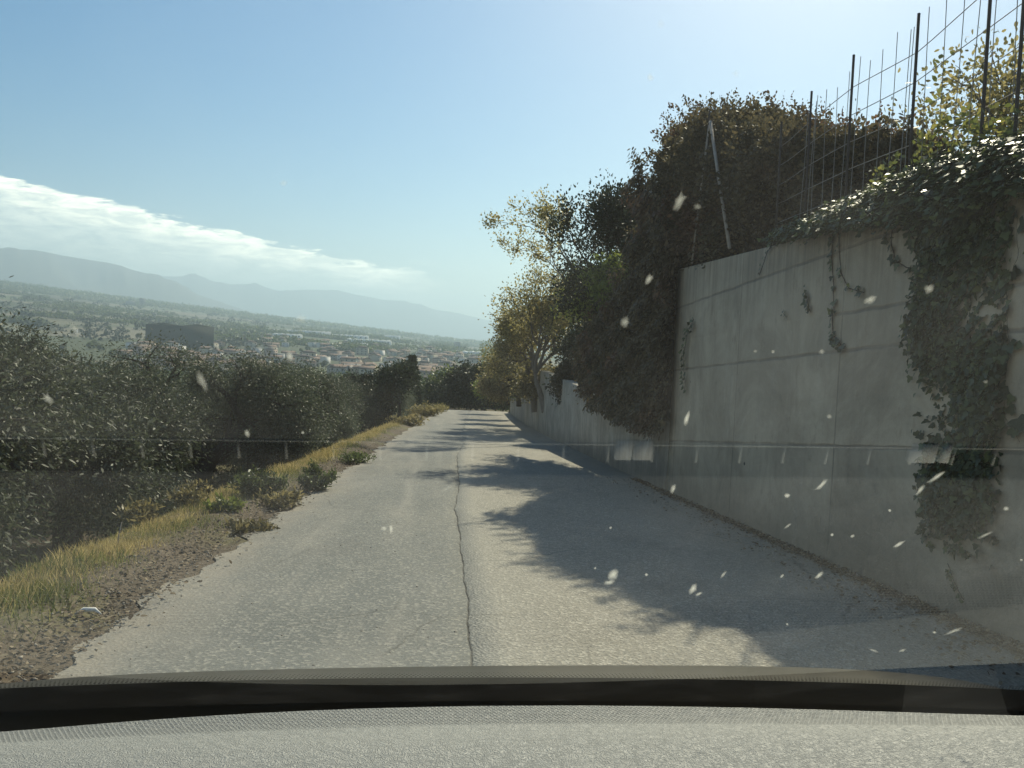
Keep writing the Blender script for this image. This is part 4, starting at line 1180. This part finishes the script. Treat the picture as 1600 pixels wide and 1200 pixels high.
SLOT0, SLOT1 = .681, .718
xs = np.linspace(-1.02, 1.06, 140)
def dashpart(name, y0f, y1f, n, mt, perf, zoff=0.0):
    V = []; pv = []
    for x in xs:
        for k in range(n+1):
            f = k/n; y = y0f(x)*(1-f)+y1f(x)*f
            V.append((x, y, float(zdash(x, y))+zoff)); pv.append(perf(f))
    b_ = n+1; a_ = len(xs); ii, jj = np.meshgrid(np.arange(a_-1), np.arange(n), indexing='ij')
    F = np.stack([ii*b_+jj, (ii+1)*b_+jj, (ii+1)*b_+jj+1, ii*b_+jj+1], -1).reshape(-1, 4)
    return V, F, pv
c1 = lambda v: (lambda x: v)
V1, F1, p1 = dashpart('d', c1(.22), c1(SLOT0), 14, None, lambda f: 0)
V2, F2, p2 = dashpart('d', c1(SLOT1), lambda x: float(yfront(x))-.062, 6, None, lambda f: 0)
V3, F3, p3 = dashpart('d', lambda x: float(yfront(x))-.062, lambda x: float(yfront(x)), 6, None, lambda f: 1 if f > .12 else 0)
V4 = []; 
for x in xs:     # unseen front lip, added so the glass mirrors lit dash lower down, slot walls
    y = float(yfront(x)); z = float(zdash(x, y))
    for k in range(5): f = min(k, 3)/3; yy = y+(1.06-y)*f; V4.append((x, yy, z*yy/y-.006*f-(.06 if k == 4 else 0)))
F4_ = np.array([(i*5+j, (i+1)*5+j, (i+1)*5+j+1, i*5+j+1) for i in range(len(xs)-1) for j in range(4)])
off = 0; VV = []; FF = []; PP = []
for V_, F_, p_ in ((V1, F1, p1), (V2, F2, p2), (V3, F3, p3), (V4, F4_, [0]*len(V4))):
    FF.append(F_+off); VV += list(V_); PP += list(p_); off += len(V_)
dash = mesh('dashboard', VV, np.concatenate(FF), M['dash'], car, smooth=True, cols={'perf': PP})
# defroster slot with its ribs, just below the picture and mirrored in the glass
zs = float(zdash(0, .72))
mb = MB(); mb.box((-1.02, SLOT0-.001, zs-.03), (1.06, SLOT1+.001, zs-.028))
mb.box((-1.02, SLOT0-.002, zs-.03), (1.06, SLOT0, zs-.0005)); mb.box((-1.02, SLOT1, zs-.03), (1.06, SLOT1+.002, zs-.0005))
vent = mb.build('defroster_vent', M['slot'], dash)
for k in range(42):
    x = -.99+k*.0485; mb = MB()
    mb.box((x-.0013, SLOT0, zs-.0035), (x+.0013, .702, zs-.0008)); mb.build('rib', M['rib'], vent)
mb = MB(); mb.tube([(x, SLOT0-.001, zs+.0008) for x in (-1.02, 0, 1.06)], .0011, 6); mb.build('trim_edge', M['trim'], vent)
mb = MB(); mb.tube([(x, SLOT1+.002, zs+.0002) for x in (-1.02, 0, 1.06)], .0006, 6); mb.build('lip', M['dash'], vent)
for x0, x1 in ((.181, .199), (.201, .221), (.510, .540), (.545, .556)):
    mb = MB(); mb.box((x0, SLOT0-.005, zs-.006), (x1, .698, zs+.002)); mb.build('sensor_cover', M['pad'], vent)

# glass
m = bpy.data.materials.new('windshield_glass'); m.use_nodes = True; t = NT(m.node_tree); t.n.clear(); M['glass'] = m
fr = t.new('ShaderNodeFresnel'); fr.inputs[0].default_value = 1.5
tr = t.new('ShaderNodeBsdfTransparent'); tr.inputs[0].default_value = (.93, .955, .88, 1)
gl = t.new('ShaderNodeBsdfGlossy'); gl.inputs['Roughness'].default_value = 0.022; gl.inputs['Color'].default_value = (1, 1, 1, 1)
df = t.new('ShaderNodeBsdfTranslucent'); df.inputs[0].default_value = (.9, .9, .85, 1)
ocg = t.new('ShaderNodeTexCoord').outputs['Object']
mx = t.new('ShaderNodeMixShader'); t.put(mx.inputs[0], t.m('MULTIPLY', fr.outputs[0], 0.62, clamp=True))
mx2 = t.new('ShaderNodeMixShader')
t.put(mx2.inputs[0], t.m('ADD', .004, t.m('MULTIPLY', t.ss(t.noise(t.scale(ocg, (1, 1, 1)), 7, 4, .6), .4, .8), .014)))
t.l.new(tr.outputs[0], mx2.inputs[1]); t.l.new(df.outputs[0], mx2.inputs[2])
t.l.new(mx2.outputs[0], mx.inputs[1]); t.l.new(gl.outputs[0], mx.inputs[2])
ou = t.new('ShaderNodeOutputMaterial'); t.l.new(mx.outputs[0], ou.inputs[0])
def yb(x): return 1.26+0*np.asarray(x)
_g = on_glass(np.array([-400, 0, 400, 800, 1200, 1600, 2000]), np.array([1100, 1075, 1063, 1059, 1062, 1079, 1106])); _kg = np.polyfit(_g[:, 0], _g[:, 1], 3)
def yfr(x): return np.polyval(_kg, np.asarray(x, float))
V = []; xg = np.linspace(-1.02, 1.06, 41)
for x in xg:
    for k in range(13):
        f = k/12; y = float(yb(x))*(1-f)+.16*f; V.append((x, y, zg(y)))
F = np.array([(i*13+j, (i+1)*13+j, (i+1)*13+j+1, i*13+j+1) for i in range(40) for j in range(12)])
ws = mesh('windshield', V, F, M['glass'], car)
# black dotted glass border, set beyond the glass so sun reaches the dash lip
KC = 1.12
mb = MB(); xg = np.linspace(-.93, .97, 60); V = []
for x in xg:
    for y in (1.26, float(yfr(x))): V.append((x*KC, y*KC, zg(y)*KC))
mb.add(V, [(2*i, 2*i+1, 2*i+3, 2*i+2) for i in range(59)])
for rw in range(4):
    for x in np.arange(-.8, .86, .0052):
        xx = x+(rw % 2)*.0026; y = float(yfr(xx))-.0030-rw*.0046; s = .0017-.0003*rw
        mb.add([((xx+s*math.cos(a))*KC, (y+s*.9*math.sin(a))*KC, zg(y+s*.9*math.sin(a))*KC) for a in np.arange(6)*math.pi/3], [tuple(range(6))])
mb.box((-1.04, .955, -.72), (1.08, 1.45, -.68)); mb.box((-1.06, .3, -.72), (-1.04, 1.45, -.42)); mb.box((1.08, .3, -.72), (1.10, 1.45, -.42))  # unseen black tray and sides, added to darken what the glass mirrors
mb.box((-1.04, .80, -.72), (1.08, .81, -.40))
mb.build('border_and_tray', M['black'], car)
# dust specks and insect splats sticking to the glass
m = bpy.data.materials.new('dried_speck'); m.use_nodes = True; t = NT(m.node_tree); t.n.clear(); M['speck'] = m
al = t.attr('alpha'); tb = t.new('ShaderNodeBsdfTransparent'); td = t.new('ShaderNodeBsdfTranslucent'); td.inputs[0].default_value = (.62, .62, .57, 1)
dd2 = t.new('ShaderNodeBsdfDiffuse'); dd2.inputs[0].default_value = (.6, .6, .56, 1)
mm = t.new('ShaderNodeMixShader'); mm.inputs[0].default_value = .35; t.l.new(td.outputs[0], mm.inputs[1]); t.l.new(dd2.outputs[0], mm.inputs[2])
m2 = t.new('ShaderNodeMixShader'); t.put(m2.inputs[0], al); t.l.new(tb.outputs[0], m2.inputs[1]); t.l.new(mm.outputs[0], m2.inputs[2])
ou = t.new('ShaderNodeOutputMaterial'); t.l.new(m2.outputs[0], ou.inputs[0])
# x, y, length, width, angle (deg), strength
SP = [(470, 502, 16, 14, 0, .3), (453, 560, 16, 12, 80, .7), (315, 598, 36, 12, 65, .45), (118, 520, 30, 10, 55, .35), (75, 626, 22, 11, 45, .5), (1016, 126, 12, 11, 0, .45),
      (443, 291, 12, 10, 0, .3), (1062, 318, 34, 14, -65, .55), (1090, 327, 12, 10, 0, .3), (1014, 440, 18, 11, -60, .6), (977, 507, 18, 13, -50, .5), (1452, 455, 18, 14, -40, .5),
      (1360, 472, 22, 12, -30, .6), (1284, 553, 9, 8, 0, .4), (1073, 657, 24, 8, -70, .9), (1296, 654, 9, 8, 0, .35), (1208, 553, 7, 6, 0, .4), (1052, 766, 18, 7, -70, .7), (1284, 760, 26, 7, -45, .85),
      (1230, 777, 10, 7, -20, .9), (1465, 747, 34, 6, -35, .8), (1438, 768, 20, 6, -45, .8), (1390, 800, 5, 5, 0, .8), (1572, 797, 9, 7, 0, .7), (1231, 824, 16, 4, -40, .5), (1404, 853, 20, 6, -30, .9),
      (1540, 838, 26, 5, -25, .5), (1300, 838, 6, 5, 0, .8), (1332, 840, 8, 5, -20, .7), (1280, 901, 16, 6, -40, .9), (958, 900, 22, 14, -50, 1), (952, 912, 16, 7, -10, .9), (1083, 922, 18, 10, -60, 1),
      (1092, 930, 12, 5, -30, .8), (1130, 900, 14, 5, -50, .6), (1010, 900, 5, 5, 0, .9), (1222, 902, 8, 4, -50, .7), (930, 890, 4, 4, 0, .7), (954, 827, 5, 5, 0, .6), (1230, 977, 4, 4, 0, .8), (600, 828, 10, 7, 0, .7),
      (611, 829, 14, 6, 90, .9), (1490, 988, 30, 5, -20, .6), (1460, 990, 6, 4, 0, .8), (1410, 1018, 12, 4, -20, .6), (1365, 1018, 16, 4, 20, .5), (1150, 120, 12, 11, 0, .22), (1033, 43, 14, 13, 0, .16), (783, 2, 16, 6, 0, .3),
      (386, 680, 14, 8, 70, .6), (473, 679, 6, 5, 0, .6), (549, 576, 5, 5, 0, .8), (1180, 552, 6, 5, 0, .3), (1540, 600, 8, 6, 0, .3), (1596, 877, 5, 4, 0, .7), (1120, 1000, 5, 3, 0, .5), (700, 765, 26, 5, -30, .22)]
r = np.random.default_rng(9); V = []; F = []; al_ = []; nn = 0
for (px_, py_, L_, W_, an, sg) in SP:
    K = 12; a = np.arange(K)*2*math.pi/K; an = -rad(-an)
    for ring, (rad2, aa) in enumerate(((0, sg*.8), (.42, sg*.55), (1.15, 0))):
        rr2 = rad2*(1+.13*r.normal(size=K)*(ring > 0)) if ring else np.zeros(1); ang = a if ring else np.zeros(1)
        ux = rr2*np.cos(ang)*L_/2; uy = rr2*np.sin(ang)*W_/2
        P = on_glass(px_+ux*math.cos(an)-uy*math.sin(an), py_+ux*math.sin(an)+uy*math.cos(an)); P[:, 2] += .0012
        V += list(P); al_ += [aa]*len(P)
    for k in range(K):
        k2 = (k+1) % K; F.append((nn, nn+1+k, nn+1+k2, nn+1+k2)); F[-1] = (nn, nn+1+k, nn+1+k2)
    nn0 = nn; nn = len(V)
    for k in range(K):
        k2 = (k+1) % K; F.append((nn0+1+k, nn0+1+K+k, nn0+1+K+k2)); F.append((nn0+1+k, nn0+1+K+k2, nn0+1+k2))
sp = mesh('dust_specks', V, np.array(F), M['speck'], ws, cols={'alpha': al_}); sp['kind'] = 'stuff'

# bonnet beyond the glass, pillars and roof rail outside the picture
m, t, b = mat('car_paint', .35, .5); M['paint'] = m
b.inputs['Base Color'].default_value = (.20, .205, .19, 1); b.inputs['Metallic'].default_value = .3
b.inputs['Coat Weight'].default_value = .3; b.inputs['Coat Roughness'].default_value = .12
V = []; ng = 26
for x in np.linspace(-.84, .92, 41):
    e = ((x-.05)/.80)
    for k in range(ng+1):
        f = k/ng; y = 1.27+f*1.0; z = -.320*y-.25*max(0, y-1.5)**2-.014*e*e-.02*abs(e)**6
        V.append((x, y, z))
F = np.array([(i*(ng+1)+j, (i+1)*(ng+1)+j, (i+1)*(ng+1)+j+1, i*(ng+1)+j+1) for i in range(40) for j in range(ng)])
mesh('bonnet', V, F, M['paint'], car, smooth=True)

# ------------------------------------------------------------------ haze
m = bpy.data.materials.new('haze_air'); m.use_nodes = True; t = NT(m.node_tree); t.n.clear()
pv = t.new('ShaderNodeVolumePrincipled'); pv.inputs['Color'].default_value = (.62, .84, 1.0, 1); pv.inputs['Density'].default_value = HAZE; pv.inputs['Anisotropy'].default_value = .35
ou = t.new('ShaderNodeOutputMaterial'); t.l.new(pv.outputs[0], ou.inputs['Volume'])
zlo = float(ZZ.min())-1; zhi = float(max(ZZ.max(), 20))+20
mb = MB(); mb.box((-19800, -19800, zlo), (19800, 19800, zhi))
tag(mb.build('haze', m), kind='stuff')
